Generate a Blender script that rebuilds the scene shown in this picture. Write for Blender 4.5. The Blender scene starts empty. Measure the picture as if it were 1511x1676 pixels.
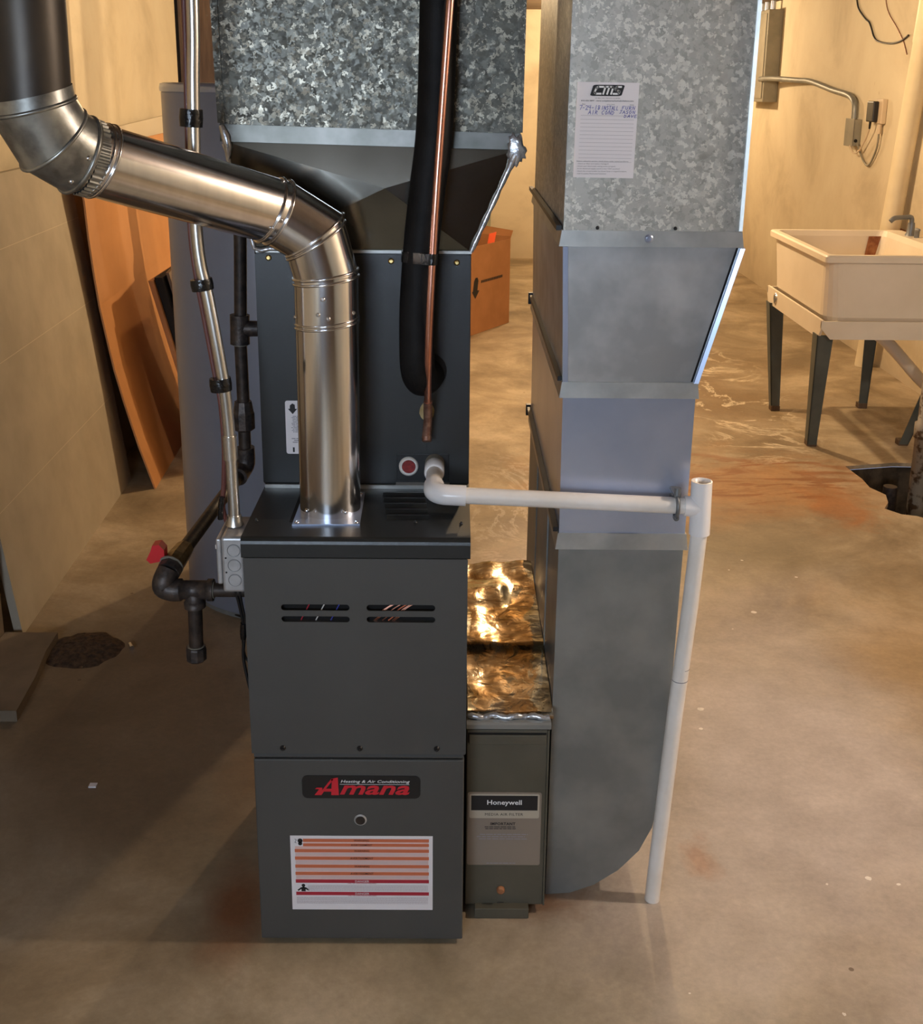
import bpy, bmesh, math, random
from mathutils import Vector, Matrix
random.seed(7)
SC = bpy.context.scene
COL = SC.collection

# ------------------------------------------------------------------ camera
F_PX, PPY = 1900.0, 668.0
PITCH, YAW, ROLL = .274, .006, .009
cd = bpy.data.cameras.new('camera')
cam = bpy.data.objects.new('camera', cd)
COL.objects.link(cam)
cp, sp, cy, sy = math.cos(PITCH), math.sin(PITCH), math.cos(YAW), math.sin(YAW)
fwd = Vector((sy * cp, cy * cp, -sp))
rgt = Vector((cy, -sy, 0))
up = rgt.cross(fwd)
cr, sr = math.cos(ROLL), math.sin(ROLL)
R_, U_ = cr * rgt + sr * up, -sr * rgt + cr * up
m = Matrix((R_, U_, -fwd)).transposed().to_4x4()
m.translation = Vector((.416, -2.121, 1.81))
cam.matrix_world = m
cd.sensor_fit = 'VERTICAL'
cd.sensor_height = 24.0
cd.lens = F_PX / 1676 * 24.0
cd.shift_y = -(838 - PPY) / 1676.0
cd.clip_start = .05
SC.camera = cam

# ------------------------------------------------------------------ world, lights, exposure
SC.view_settings.view_transform = 'Standard'
SC.view_settings.look = 'None'
SC.view_settings.gamma = 1
SC.view_settings.use_curve_mapping = False
SC.view_settings.exposure = 0.0
w = bpy.data.worlds.new('world')
SC.world = w
w.use_nodes = True
w.node_tree.nodes['Background'].inputs[0].default_value = (.55, .68, 1, 1)
w.node_tree.nodes['Background'].inputs[1].default_value = 1.0


def lamp(name, kind, loc, power, color, size=.1, rot=None, sizey=None, target=None):
    d = bpy.data.lights.new(name, kind)
    d.energy = power
    d.color = color
    if kind == 'AREA':
        d.shape = 'RECTANGLE'
        d.size = size
        d.size_y = sizey or size
    else:
        d.shadow_soft_size = size
    o = bpy.data.objects.new(name, d)
    o.location = loc
    if target is not None:
        o.rotation_euler = (Vector(target) - Vector(loc)).to_track_quat('-Z', 'Y').to_euler()
    COL.objects.link(o)
    return o


WARM = (1, .72, .42)
lamp('bulb_light', 'POINT', (1.25, 4.7, 2.3), 170, WARM, .05)
lamp('bulb_light', 'POINT', (1.9, 9.0, 2.3), 120, WARM, .05)
lamp('bulb_light', 'POINT', (-.25, 3.7, 2.33), 26, WARM, .05)
lamp('bulb_light', 'POINT', (2.35, -.02, 2.3), 92, (1, .84, .70), .05)
lamp('window_light', 'AREA', (-.45, -4.42, 1.75), 88, (.68, .82, 1), 1.4, target=(.5, 0, 1.0), sizey=.75)


# ------------------------------------------------------------------ materials
def ramp(nt, stops):
    n = nt.nodes.new('ShaderNodeValToRGB')
    e = n.color_ramp.elements
    while len(e) < len(stops):
        e.new(.5)
    for i, (p, c) in enumerate(stops):
        e[i].position = p
        e[i].color = (*c, 1) if len(c) == 3 else c
    return n


def base(name, color, rough=.5, metal=0.0, **kw):
    mt = bpy.data.materials.new(name)
    mt.use_nodes = True
    nt = mt.node_tree
    b = nt.nodes['Principled BSDF']
    b.inputs['Base Color'].default_value = (*color, 1)
    b.inputs['Roughness'].default_value = rough
    b.inputs['Metallic'].default_value = metal
    for k, v in kw.items():
        b.inputs[k.replace('_', ' ')].default_value = v
    return mt, nt, b


def coords(nt, scale=(1, 1, 1), loc=(0, 0, 0)):
    g = nt.nodes.new('ShaderNodeNewGeometry')
    mp = nt.nodes.new('ShaderNodeMapping')
    mp.inputs['Scale'].default_value = scale
    mp.inputs['Location'].default_value = loc
    nt.links.new(g.outputs['Position'], mp.inputs['Vector'])
    return mp.outputs[0]


def noise(nt, vec, scale, detail=4, rough=.55, dist=0):
    n = nt.nodes.new('ShaderNodeTexNoise')
    n.inputs['Scale'].default_value = scale
    n.inputs['Detail'].default_value = detail
    n.inputs['Roughness'].default_value = rough
    n.inputs['Distortion'].default_value = dist
    nt.links.new(vec, n.inputs['Vector'])
    return n.outputs['Fac']


def mix(nt, fac, a, b, mode='MIX'):
    n = nt.nodes.new('ShaderNodeMix')
    n.data_type = 'RGBA'
    n.blend_type = mode
    for sock, v in ((n.inputs[0], fac), (n.inputs[6], a), (n.inputs[7], b)):
        if hasattr(v, 'is_linked'):
            nt.links.new(v, sock)
        elif isinstance(v, (int, float)):
            sock.default_value = v
        else:
            sock.default_value = (*v, 1)
    return n.outputs[2]


def mathn(nt, op, a, b=None, clamp=False):
    n = nt.nodes.new('ShaderNodeMath')
    n.operation = op
    n.use_clamp = clamp
    for i, v in enumerate((a, b)):
        if v is None:
            continue
        if hasattr(v, 'is_linked'):
            nt.links.new(v, n.inputs[i])
        else:
            n.inputs[i].default_value = v
    return n.outputs[0]


def bump(nt, b, h, strength=.2, dist=.002):
    n = nt.nodes.new('ShaderNodeBump')
    n.inputs['Strength'].default_value = strength
    n.inputs['Distance'].default_value = dist
    nt.links.new(h, n.inputs['Height'])
    nt.links.new(n.outputs[0], b.inputs['Normal'])


def mottled(name, c1, c2, scale=8, rough=.5, metal=0, bumps=0, bscale=60, scl=(1, 1, 1), lo=.35, hi=.65, **kw):
    mt, nt, b = base(name, c1, rough, metal, **kw)
    v = coords(nt, scl)
    r = ramp(nt, [(lo, c1), (hi, c2)])
    nt.links.new(noise(nt, v, scale), r.inputs[0])
    nt.links.new(r.outputs[0], b.inputs['Base Color'])
    if bumps:
        bump(nt, b, noise(nt, v, bscale, 3), bumps)
    return mt


def spangle(name, dark, mid, light, scale=95, metal=.7, r0=.3, r1=.55, lightpos=.72):
    mt, nt, b = base(name, mid, .4, metal)
    v = coords(nt)
    # jitter the cells so flakes look torn
    dn = nt.nodes.new('ShaderNodeTexNoise')
    dn.inputs['Scale'].default_value = scale * 1.2
    nt.links.new(v, dn.inputs['Vector'])
    add = nt.nodes.new('ShaderNodeMixRGB')
    add.blend_type = 'LINEAR_LIGHT'
    add.inputs[0].default_value = .012
    nt.links.new(v, add.inputs[1])
    nt.links.new(dn.outputs['Color'], add.inputs[2])
    vo = nt.nodes.new('ShaderNodeTexVoronoi')
    vo.inputs['Scale'].default_value = scale
    nt.links.new(add.outputs[0], vo.inputs['Vector'])
    sep = nt.nodes.new('ShaderNodeSeparateColor')
    nt.links.new(vo.outputs['Color'], sep.inputs[0])
    big = noise(nt, v, 14, 4)
    s = mathn(nt, 'ADD', mathn(nt, 'MULTIPLY', sep.outputs[0], .75), mathn(nt, 'MULTIPLY', big, .45))
    r = ramp(nt, [(.25, dark), (.55, mid), (lightpos, mid), (lightpos + .16, light)])
    nt.links.new(s, r.inputs[0])
    nt.links.new(r.outputs[0], b.inputs['Base Color'])
    rr = mathn(nt, 'ADD', mathn(nt, 'MULTIPLY', sep.outputs[1], r1 - r0), r0)
    nt.links.new(rr, b.inputs['Roughness'])
    return mt


M = {}
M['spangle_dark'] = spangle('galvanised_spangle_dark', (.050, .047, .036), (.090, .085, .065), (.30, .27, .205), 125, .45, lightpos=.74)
M['spangle'] = spangle('galvanised_spangle', (.36, .355, .315), (.47, .46, .415), (.68, .66, .59), 110, .4, .34, .5)
M['galv'] = mottled('galvanised_sheet', (.36, .37, .37), (.54, .55, .55), 9, .36, .5, .05, 260)
M['galv_fine'] = mottled('galvanised_sheet_dull', (.20, .21, .205), (.29, .295, .28), 7, .45, .45, .12, 300)
M['galv_smooth'] = mottled('galvanised_sheet_smooth', (.44, .52, .70), (.54, .61, .78), 5, .28, .7)  # blue of the window's reflection is mixed into the metal colour
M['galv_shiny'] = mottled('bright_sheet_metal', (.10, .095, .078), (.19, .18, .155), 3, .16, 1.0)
M['flange_dark'] = mottled('dull_galvanised_band', (.065, .064, .055), (.11, .105, .095), 12, .3, .8)
M['flange'] = mottled('galvanised_flange', (.36, .36, .34), (.50, .50, .47), 12, .36, .65)
M['flue'] = mottled('flue_pipe_metal', (.80, .80, .82), (.9, .9, .92), 60, .17, 1.0, scl=(1, 1, .12))
M['flue_old'] = mottled('weathered_flue_metal', (.20, .20, .19), (.46, .46, .42), 22, .36, .85, .1, 90)
M['flue_black'] = mottled('dark_flue_metal', (.035, .03, .026), (.075, .06, .045), 6, .42, .5, scl=(1, 1, .5))
M['silver_tape'] = mottled('silver_sealant', (.5, .52, .56), (.8, .82, .86), 60, .28, .8, .6, 120)
M['dark_cab'] = mottled('charcoal_enamel', (.014, .0155, .0155), (.019, .021, .021), 3, .38, 0, .05, 500)
M['grey_cab'] = mottled('grey_enamel', (.062, .061, .058), (.072, .071, .067), 3, .45, 0, .06, 500)
M['black'] = base('black_plastic', (.008, .008, .009), .4)[0]
M['black_gap'] = base('dark_interior', (.006, .005, .005), .9)[0]
M['tape'] = mottled('black_tape', (.004, .004, .0045), (.012, .012, .013), 90, .2, 0, .7, 140)
M['rubber'] = mottled('pipe_insulation', (.005, .0045, .0045), (.009, .008, .008), 30, .6, 0, .2, 400, Specular_IOR_Level=.2)
M['copper'] = mottled('copper_tube', (.62, .27, .18), (.80, .42, .32), 40, .28, .95, scl=(1, 1, .15))
M['copper_old'] = mottled('tarnished_copper', (.28, .14, .10), (.5, .3, .22), 90, .4, .8)
M['emt'] = mottled('steel_conduit', (.58, .56, .52), (.74, .72, .68), 50, .28, .95, scl=(1, 1, .2))
M['box_metal'] = mottled('junction_box_steel', (.42, .42, .43), (.55, .55, .56), 30, .42, .6)
M['cable'] = base('red_brown_cable', (.16, .055, .045), .45)[0]
M['iron'] = mottled('black_iron_pipe', (.022, .018, .016), (.065, .045, .035), 40, .5, .4, .3, 160)
M['iron_fit'] = mottled('iron_fitting', (.035, .030, .030), (.085, .065, .055), 60, .45, .45, .4, 160)
M['valve_body'] = mottled('brass_valve', (.25, .17, .07), (.4, .3, .15), 60, .4, .8)
M['dope'] = base('pipe_sealant', (.22, .20, .16), .7)[0]
M['red'] = base('red_plastic', (.62, .012, .02), .4)[0]
M['red_plug'] = mottled('dark_red_rubber', (.20, .008, .008), (.34, .02, .015), 120, .5)
M['white_pl'] = base('white_plastic', (.78, .75, .70), .35)[0]
M['pvc'] = mottled('pvc_pipe', (.80, .75, .69), (.90, .86, .82), 9, .3)
M['pvc_fit'] = base('pvc_fitting', (.90, .88, .88), .25)[0]
M['clamp'] = base('grey_metal_clamp', (.19, .20, .21), .45, .5)[0]
M['brass'] = base('brass_screw', (.75, .55, .22), .3, 1)[0]
M['steel'] = base('zinc_screw', (.75, .75, .76), .25, 1)[0]
M['filter'] = mottled('olive_grey_enamel', (.085, .080, .058), (.11, .10, .074), 6, .42, .15)
M['paper'] = base('white_paper', (.82, .78, .80), .55)[0]
M['tan_label'] = base('tan_label', (.26, .21, .165), .5)[0]
M['cream_label'] = base('cream_label', (.48, .42, .33), .5)[0]
M['ink'] = base('black_ink', (.010, .009, .010), .6)[0]
M['grey_ink'] = base('grey_ink', (.30, .28, .30), .6)[0]
M['pale_ink'] = base('pale_ink', (.60, .54, .55), .6)[0]
M['blue_ink'] = base('blue_ink', (.05, .06, .36), .6)[0]
M['orange_ink'] = base('orange_ink', (.62, .16, .07), .5)[0]
M['crimson_ink'] = base('crimson_ink', (.42, .02, .04), .5)[0]
M['pink_ink'] = base('pink_ink', (.78, .52, .48), .5)[0]
M['logo_red'] = base('logo_red', (.62, .015, .03), .4)[0]
M['white_ink'] = base('white_ink', (.85, .85, .85), .5)[0]
M['heater'] = mottled('pale_blue_grey_enamel', (.25, .27, .33), (.28, .30, .36), 3, .32, .1)
M['white_sheet'] = mottled('off_white_board', (.40, .345, .26), (.48, .42, .32), 5, .7, 0, .1, 90)
M['white_edge'] = base('cream_board_edge', (.62, .55, .42), .7)[0]
M['orange_sheet'] = mottled('tan_hardboard', (.50, .225, .075), (.57, .265, .095), 3, .6, 0, .06, 200)
M['brown_wood'] = mottled('brown_wood', (.085, .050, .028), (.13, .08, .045), 20, .6, 0, scl=(3, 3, .3))
M['cardboard'] = mottled('cardboard', (.34, .15, .055), (.40, .18, .07), 6, .8)
M['tub'] = mottled('cream_tub_plastic', (.72, .63, .49), (.78, .69, .55), 4, .4)
M['tub_leg'] = mottled('grey_green_leg_metal', (.07, .085, .08), (.10, .115, .105), 6, .5)
M['rust'] = mottled('rust_stain', (.20, .06, .02), (.36, .15, .06), 30, .8)
M['outlet'] = base('beige_plastic', (.62, .50, .36), .5)[0]
M['grey_box'] = mottled('grey_painted_steel', (.22, .21, .17), (.28, .26, .21), 8, .5, .2)
M['dirt'] = mottled('loose_brown_dirt', (.03, .016, .008), (.10, .055, .028), 60, .95, 0, 1, 150)
M['crack'] = base('crack_shadow', (.09, .05, .025), .9)[0]
M['door_paint'] = base('grey_green_paint', (.32, .33, .24), .6)[0]
M['orange_red'] = base('orange_red_plastic', (.9, .12, .03), .4)[0]
M['glass'] = base('window_glass', (.9, .95, 1), .05, 0, Transmission_Weight=1.0)[0]
M['bulb_glass'] = base('lit_bulb', (1, .9, .7), .3)[0]
_b = M['bulb_glass'].node_tree.nodes['Principled BSDF']
_b.inputs['Emission Color'].default_value = (1, .7, .38, 1)
_b.inputs['Emission Strength'].default_value = 25


def floor_material():
    mt, nt, b = base('stained_concrete', (.3, .25, .18), .62)
    v = coords(nt)
    n1 = noise(nt, v, 1.5, 8, .65, .5)
    r = ramp(nt, [(.36, (.22, .165, .10)), (.5, (.36, .28, .18)), (.62, (.50, .41, .29))])
    nt.links.new(n1, r.inputs[0])
    col = r.outputs[0]

    def blob(cx, cyy, rx, ry, soft=.5, warp=.35, ws=2.5, rot=0):
        g = nt.nodes.new('ShaderNodeNewGeometry')
        mp = nt.nodes.new('ShaderNodeMapping')
        mp.vector_type = 'TEXTURE'
        mp.inputs['Location'].default_value = (cx, cyy, 0)
        mp.inputs['Rotation'].default_value = (0, 0, rot)
        mp.inputs['Scale'].default_value = (rx, ry, 1)
        nt.links.new(g.outputs['Position'], mp.inputs['Vector'])
        ln = nt.nodes.new('ShaderNodeVectorMath')
        ln.operation = 'LENGTH'
        nt.links.new(mp.outputs[0], ln.inputs[0])
        nz = mathn(nt, 'MULTIPLY', mathn(nt, 'SUBTRACT', noise(nt, v, ws, 6, .6, .6), .5), warp * 4)
        d = mathn(nt, 'ADD', ln.outputs['Value'], nz)
        mr = nt.nodes.new('ShaderNodeMapRange')
        mr.inputs[1].default_value = 1.0
        mr.inputs[2].default_value = 1.0 - soft
        nt.links.new(d, mr.inputs[0])
        return mr.outputs[0]

    def over(fac, k, c):
        nonlocal col
        col = mix(nt, mathn(nt, 'MULTIPLY', fac, k), col, c)
    # painted in: lilac grey of cool light at front right, furnace shadow at left
    over(blob(1.35, .6, .9, 1.8, .8, .3, 1.2), .85, (.54, .48, .46))
    over(blob(-.5, .95, .85, 1.5, .7, .2, 1.1), .75, (.15, .105, .07))
    over(blob(.45, -.35, 1.0, .42, .9, .3, 1.6), .45, (.37, .34, .25))
    over(blob(.75, 1.7, .35, .9, .7, .2, 1.5), .8, (.50, .40, .36))
    over(blob(1.85, 5.0, .9, 2.0, .7, .45, 1.2), .85, (.185, .115, .052))
    over(blob(2.05, 1.2, .45, .9, .6, .4, 1.4), .6, (.42, .27, .12))
    over(blob(1.6, 2.2, .6, .35, .8, .4, 1.8), .5, (.30, .25, .16))
    # iron stain running from the pit towards the ducts
    over(blob(1.70, 3.0, .95, .60, .8, .5, 2.2), .85, (.42, .22, .085))
    st = mathn(nt, 'MULTIPLY', blob(1.85, 3.1, .8, .55, .5, .3, 2), ramp_fac(nt, noise(nt, coords(nt, (1, 3.2, 1)), 2.2, 6, .6, 1.2), .50, .60))
    over(st, .8, (.27, .10, .03))
    over(blob(2.15, 2.75, .18, .30, .6, .5, 5), .6, (.40, .14, .03))
    over(blob(1.75, 2.35, .42, .25, .8, .3, 2.5), .55, (.36, .29, .19))
    # rust under furnace front corner and filter
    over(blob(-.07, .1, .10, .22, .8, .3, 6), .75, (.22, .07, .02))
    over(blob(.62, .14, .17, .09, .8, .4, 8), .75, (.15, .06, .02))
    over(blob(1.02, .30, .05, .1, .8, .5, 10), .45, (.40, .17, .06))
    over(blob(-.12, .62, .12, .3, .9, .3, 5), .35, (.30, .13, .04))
    # pale mineral veins beyond the stain
    nv = noise(nt, v, 1.7, 10, .66, 1.0)
    vein = mathn(nt, 'SUBTRACT', 1.0, mathn(nt, 'MULTIPLY', mathn(nt, 'ABSOLUTE', mathn(nt, 'SUBTRACT', nv, .5)), 42), True)
    over(mathn(nt, 'MULTIPLY', vein, blob(2.05, 4.75, .42, 1.7, .5, .3, 1.5)), .9, (.72, .62, .46))
    over(mathn(nt, 'MULTIPLY', vein, blob(.75, 2.2, .3, 1.4, .5, .3, 1.5)), .5, (.7, .6, .52))
    # paint flecks
    vo = nt.nodes.new('ShaderNodeTexVoronoi')
    vo.inputs['Scale'].default_value = 12
    vo.inputs['Randomness'].default_value = 1
    nt.links.new(coords(nt, (1, 1, 1)), vo.inputs['Vector'])
    sep = nt.nodes.new('ShaderNodeSeparateColor')
    nt.links.new(vo.outputs['Color'], sep.inputs[0])
    wob = mathn(nt, 'ADD', vo.outputs['Distance'], mathn(nt, 'MULTIPLY', mathn(nt, 'SUBTRACT', noise(nt, v, 90, 2), .5), .09))
    rad = mathn(nt, 'MULTIPLY', sep.outputs[1], .13)
    fl = mathn(nt, 'MULTIPLY', mathn(nt, 'LESS_THAN', wob, rad), mathn(nt, 'GREATER_THAN', sep.outputs[0], .55))
    over(mathn(nt, 'MULTIPLY', fl, blob(1.35, .75, .85, 1.9, .2, .1, 2)), .95, (.85, .80, .74))
    vo2 = nt.nodes.new('ShaderNodeTexVoronoi')
    vo2.inputs['Scale'].default_value = 7
    nt.links.new(coords(nt, (1, 1, 1), (3.3, 1.7, 0)), vo2.inputs['Vector'])
    sep2 = nt.nodes.new('ShaderNodeSeparateColor')
    nt.links.new(vo2.outputs['Color'], sep2.inputs[0])
    d2 = mathn(nt, 'MULTIPLY', mathn(nt, 'LESS_THAN', vo2.outputs['Distance'], .045), mathn(nt, 'GREATER_THAN', sep2.outputs[0], .75))
    over(d2, .7, (.10, .06, .035))
    # fine grain
    fine = noise(nt, v, 60, 4, .7)
    col = mix(nt, .35, col, mix(nt, fine, (.4, .4, .4), (1.6, 1.6, 1.6)), 'MULTIPLY')
    mid = noise(nt, v, 6, 7, .7)
    col = mix(nt, .6, col, mix(nt, mid, (.30, .29, .27), (1.7, 1.7, 1.68)), 'MULTIPLY')
    nt.links.new(col, b.inputs['Base Color'])
    rr = mathn(nt, 'ADD', mathn(nt, 'MULTIPLY', mid, .3), .42)
    nt.links.new(rr, b.inputs['Roughness'])
    bump(nt, b, mathn(nt, 'ADD', noise(nt, v, 25, 6, .6), mathn(nt, 'MULTIPLY', n1, 3)), .18, .006)
    return mt


def ramp_fac(nt, fac, a, bb):
    mr = nt.nodes.new('ShaderNodeMapRange')
    mr.inputs[1].default_value = a
    mr.inputs[2].default_value = bb
    nt.links.new(fac, mr.inputs[0])
    return mr.outputs[0]


def wall_material():
    mt, nt, b = base('painted_masonry', (.7, .6, .42), .75)
    v = coords(nt)
    r = ramp(nt, [(.3, (.50, .42, .29)), (.5, (.66, .57, .41)), (.7, (.72, .64, .47))])
    nt.links.new(noise(nt, v, 1.3, 7, .62, .4), r.inputs[0])
    col = r.outputs[0]
    sp_ = ramp_fac(nt, noise(nt, v, 11, 5, .7), .70, .73)
    col = mix(nt, mathn(nt, 'MULTIPLY', sp_, .35), col, (.32, .20, .10))
    # darker brown, uneven band at the foot of the wall
    g = nt.nodes.new('ShaderNodeNewGeometry')
    s = nt.nodes.new('ShaderNodeSeparateXYZ')
    nt.links.new(g.outputs['Position'], s.inputs[0])
    low = ramp_fac(nt, mathn(nt, 'ADD', s.outputs['Z'], mathn(nt, 'MULTIPLY', noise(nt, v, 2.5, 5), .5)), .65, .2)
    col = mix(nt, mathn(nt, 'MULTIPLY', low, .4), col, (.36, .27, .17))
    nt.links.new(col, b.inputs['Base Color'])
    bump(nt, b, noise(nt, v, 18, 6, .6), .25, .006)
    return mt


def foil_material():
    mt, nt, b = base('crinkled_foil', (.85, .72, .48), .16, 1.0)
    v = coords(nt)
    r = ramp(nt, [(.38, (.62, .44, .20)), (.6, (.90, .82, .66))])  # gold cast of the warm bulbs is put into the foil colour
    nt.links.new(noise(nt, v, 9, 5), r.inputs[0])
    pr = ramp_fac(nt, noise(nt, coords(nt, (3, 1, 1)), 38, 3, .5, 2), .64, .67)
    col = mix(nt, mathn(nt, 'MULTIPLY', pr, .6), r.outputs[0], (.10, .07, .03))
    nt.links.new(col, b.inputs['Base Color'])
    bump(nt, b, noise(nt, v, 22, 3, .5, .8), .35, .006)
    return mt


M['floor'] = floor_material()
M['wall'] = wall_material()
M['foil'] = foil_material()
M['pit'] = mottled('rough_pit_concrete', (.03, .022, .013), (.09, .065, .04), 14, .9, 0, .8, 60)
M['ceiling'] = mottled('ceiling_board', (.13, .085, .05), (.20, .135, .08), 3, .8)
M['curb'] = mottled('worn_concrete', (.17, .125, .08), (.24, .18, .12), 6, .8, 0, .3, 60)
M['painted_pipe'] = mottled('cream_painted_pipe', (.72, .62, .42), (.80, .70, .50), 4, .45)


# ------------------------------------------------------------------ geometry helpers
class G:
    def __init__(s):
        s.v, s.f, s.sm = [], [], []

    def add(s, vs, fs, smooth=False):
        o = len(s.v)
        s.v += [tuple(p) for p in vs]
        for f in fs:
            s.f.append([o + i for i in f])
            s.sm.append(smooth)
        return s

    def box(s, x0, x1, y0, y1, z0, z1, bev=0):
        if not bev:
            vs = [(x, y, z) for z in (z0, z1) for y in (y0, y1) for x in (x0, x1)]
            return s.add(vs, [(0, 2, 3, 1), (4, 5, 7, 6), (0, 1, 5, 4), (2, 6, 7, 3), (0, 4, 6, 2), (1, 3, 7, 5)])
        bm = bmesh.new()
        bmesh.ops.create_cube(bm, size=1)
        for q in bm.verts:
            q.co = Vector(((x0 + x1) / 2 + q.co.x * (x1 - x0), (y0 + y1) / 2 + q.co.y * (y1 - y0), (z0 + z1) / 2 + q.co.z * (z1 - z0)))
        bmesh.ops.bevel(bm, geom=bm.edges[:], offset=bev, segments=3, profile=.5, affect='EDGES')
        return s.bm(bm)

    def bm(s, bm, smooth=False):
        bm.verts.index_update()
        s.add([q.co[:] for q in bm.verts], [[q.index for q in f.verts] for f in bm.faces], smooth)
        bm.free()
        return s

    def hexa(s, p):          # eight points: bottom ring then top ring
        return s.add(p, [(0, 3, 2, 1), (4, 5, 6, 7), (0, 1, 5, 4), (1, 2, 6, 5), (2, 3, 7, 6), (3, 0, 4, 7)])

    def rings(s, rr, caps=(True, True), smooth=True):
        n = len(rr[0])
        vs = [p for r in rr for p in r]
        fs = []
        for k in range(len(rr) - 1):
            for i in range(n):
                j = (i + 1) % n
                fs.append((k * n + i, k * n + j, (k + 1) * n + j, (k + 1) * n + i))
        s.add(vs, fs, smooth)
        if caps[0]:
            s.add(rr[0], [tuple(reversed(range(n)))])
        if caps[1]:
            s.add(rr[-1], [tuple(range(n))])
        return s

    def tube(s, path, r, seg=24, caps=(True, True), smooth=True):
        return s.rings(tube_rings(path, r, seg), caps, smooth)

    def cyl(s, a, b, r0, r1=None, seg=24):
        a, b = Vector(a), Vector(b)
        return s.tube([a, b], [r0, r0 if r1 is None else r1], seg)

    def prism(s, poly, axis, a, b):   # polygon in the two other axes, extruded along axis
        def P(q, h):
            return {'x': (h, q[0], q[1]), 'y': (q[0], h, q[1]), 'z': (q[0], q[1], h)}[axis]
        n = len(poly)
        vs = [P(q, a) for q in poly] + [P(q, b) for q in poly]
        return s.add(vs, [tuple(range(n)), tuple(range(2 * n - 1, n - 1, -1))] + [(i, i + n, (i + 1) % n + n, (i + 1) % n) for i in range(n)])

    def build(s, name, mat, parent=None, label=None, kind=None):
        me = bpy.data.meshes.new(name)
        off = Vector((0, 0, 0))
        q = parent
        while q is not None:
            off += q.location
            q = q.parent
        me.from_pydata([tuple(Vector(p) - off) for p in s.v], [], s.f)
        me.polygons.foreach_set('use_smooth', s.sm)
        bmm = bmesh.new()
        bmm.from_mesh(me)
        bmesh.ops.recalc_face_normals(bmm, faces=bmm.faces)
        bmm.to_mesh(me)
        bmm.free()
        me.materials.append(M[mat] if isinstance(mat, str) else mat)
        o = bpy.data.objects.new(name, me)
        COL.objects.link(o)
        if parent is not None:
            o.parent = parent
        if label:
            o['label'] = label
        if kind:
            o['kind'] = kind
        return o


def tube_rings(path, r, seg=24):
    P = [Vector(p) for p in path]
    n = len(P)
    rad = r if isinstance(r, (list, tuple)) else [r] * n
    dirs = [(P[i + 1] - P[i]).normalized() for i in range(n - 1)]
    t0 = dirs[0]
    ref = Vector((0, 0, 1)) if abs(t0.z) < .9 else Vector((0, 1, 0))
    u = t0.cross(ref).normalized()
    out = []
    for i in range(n):
        a = dirs[max(i - 1, 0)]
        b = dirs[min(i, n - 2)]
        if i > 0 and i < n and a != b:
            q = a.rotation_difference(b)
            half = q.slerp(q.__class__((1, 0, 0, 0)), .5)
            tm = (a + b).normalized()
            um = half @ u
            # mitre: keep the section true to the incoming direction
            ang = a.angle(b)
            k = 1 / max(math.cos(ang / 2), .3)
            axis = a.cross(b).normalized()
            um -= tm * um.dot(tm)
            um.normalize()
            vm = tm.cross(um)
            ring = []
            side = axis.cross(tm).normalized()
            for j in range(seg):
                t = 2 * math.pi * j / seg
                d = um * math.cos(t) + vm * math.sin(t)
                d = d + side * d.dot(side) * (k - 1)
                ring.append(P[i] + d * rad[i])
            u = q @ u
        else:
            tm = b
            um = (u - tm * u.dot(tm)).normalized()
            vm = tm.cross(um)
            ring = [P[i] + (um * math.cos(2 * math.pi * j / seg) + vm * math.sin(2 * math.pi * j / seg)) * rad[i] for j in range(seg)]
        out.append(ring)
    return out


def bead(g, ring, br, seg=8):
    c = sum((Vector(p) for p in ring), Vector()) / len(ring)
    n = len(ring)
    rr = []
    nrm = (Vector(ring[0]) - c).cross(Vector(ring[n // 4]) - c).normalized()
    for p in ring:
        d = (Vector(p) - c).normalized()
        rr.append([Vector(p) + d * br * math.cos(2 * math.pi * k / seg) + nrm * br * math.sin(2 * math.pi * k / seg) for k in range(seg)])
    rr.append(rr[0])
    return g.rings(rr, (False, False))


def smooth_path(pts, n=6):
    P = [Vector(p) for p in pts]
    out = []
    for i in range(len(P) - 1):
        p0, p1, p2, p3 = P[max(i - 1, 0)], P[i], P[i + 1], P[min(i + 2, len(P) - 1)]
        for k in range(n):
            t = k / n
            out.append(.5 * ((2 * p1) + (p2 - p0) * t + (2 * p0 - 5 * p1 + 4 * p2 - p3) * t * t + (3 * p1 - p0 - 3 * p2 + p3) * t ** 3))
    out.append(P[-1])
    return out


def arc(c, a0, a1, r, n, plane='xz'):
    out = []
    for i in range(n + 1):
        t = math.radians(a0 + (a1 - a0) * i / n)
        x, z = c[0] + r * math.cos(t), c[1] + r * math.sin(t)
        out.append((x, z))
    return out


def rrect(x0, x1, z0, z1, r, n=5):
    return (arc((x1 - r, z1 - r), 0, 90, r, n) + arc((x0 + r, z1 - r), 90, 180, r, n)
            + arc((x0 + r, z0 + r), 180, 270, r, n) + arc((x1 - r, z0 + r), 270, 360, r, n))


def plate(outline, holes, axis, a, b):
    """flat plate with holes, as (verts, faces) through a filled 2D curve"""
    cu = bpy.data.curves.new('tmp', 'CURVE')
    cu.dimensions = '2D'
    cu.fill_mode = 'BOTH'
    cu.extrude = abs(b - a) / 2
    for poly in [outline] + holes:
        s = cu.splines.new('POLY')
        s.points.add(len(poly) - 1)
        for i, q in enumerate(poly):
            s.points[i].co = (q[0], q[1], 0, 1)
        s.use_cyclic_u = True
    o = bpy.data.objects.new('tmp', cu)
    me = o.to_mesh()
    mid = (a + b) / 2
    vs = []
    for q in me.vertices:
        x, y, z = q.co
        vs.append({'y': (x, mid + z, y), 'z': (x, y, mid + z), 'x': (mid + z, x, y)}[axis])
    fs = [list(p.vertices) for p in me.polygons]
    o.to_mesh_clear()
    bpy.data.objects.remove(o)
    bpy.data.curves.remove(cu)
    g = G()
    g.add(vs, fs)
    return g


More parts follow.
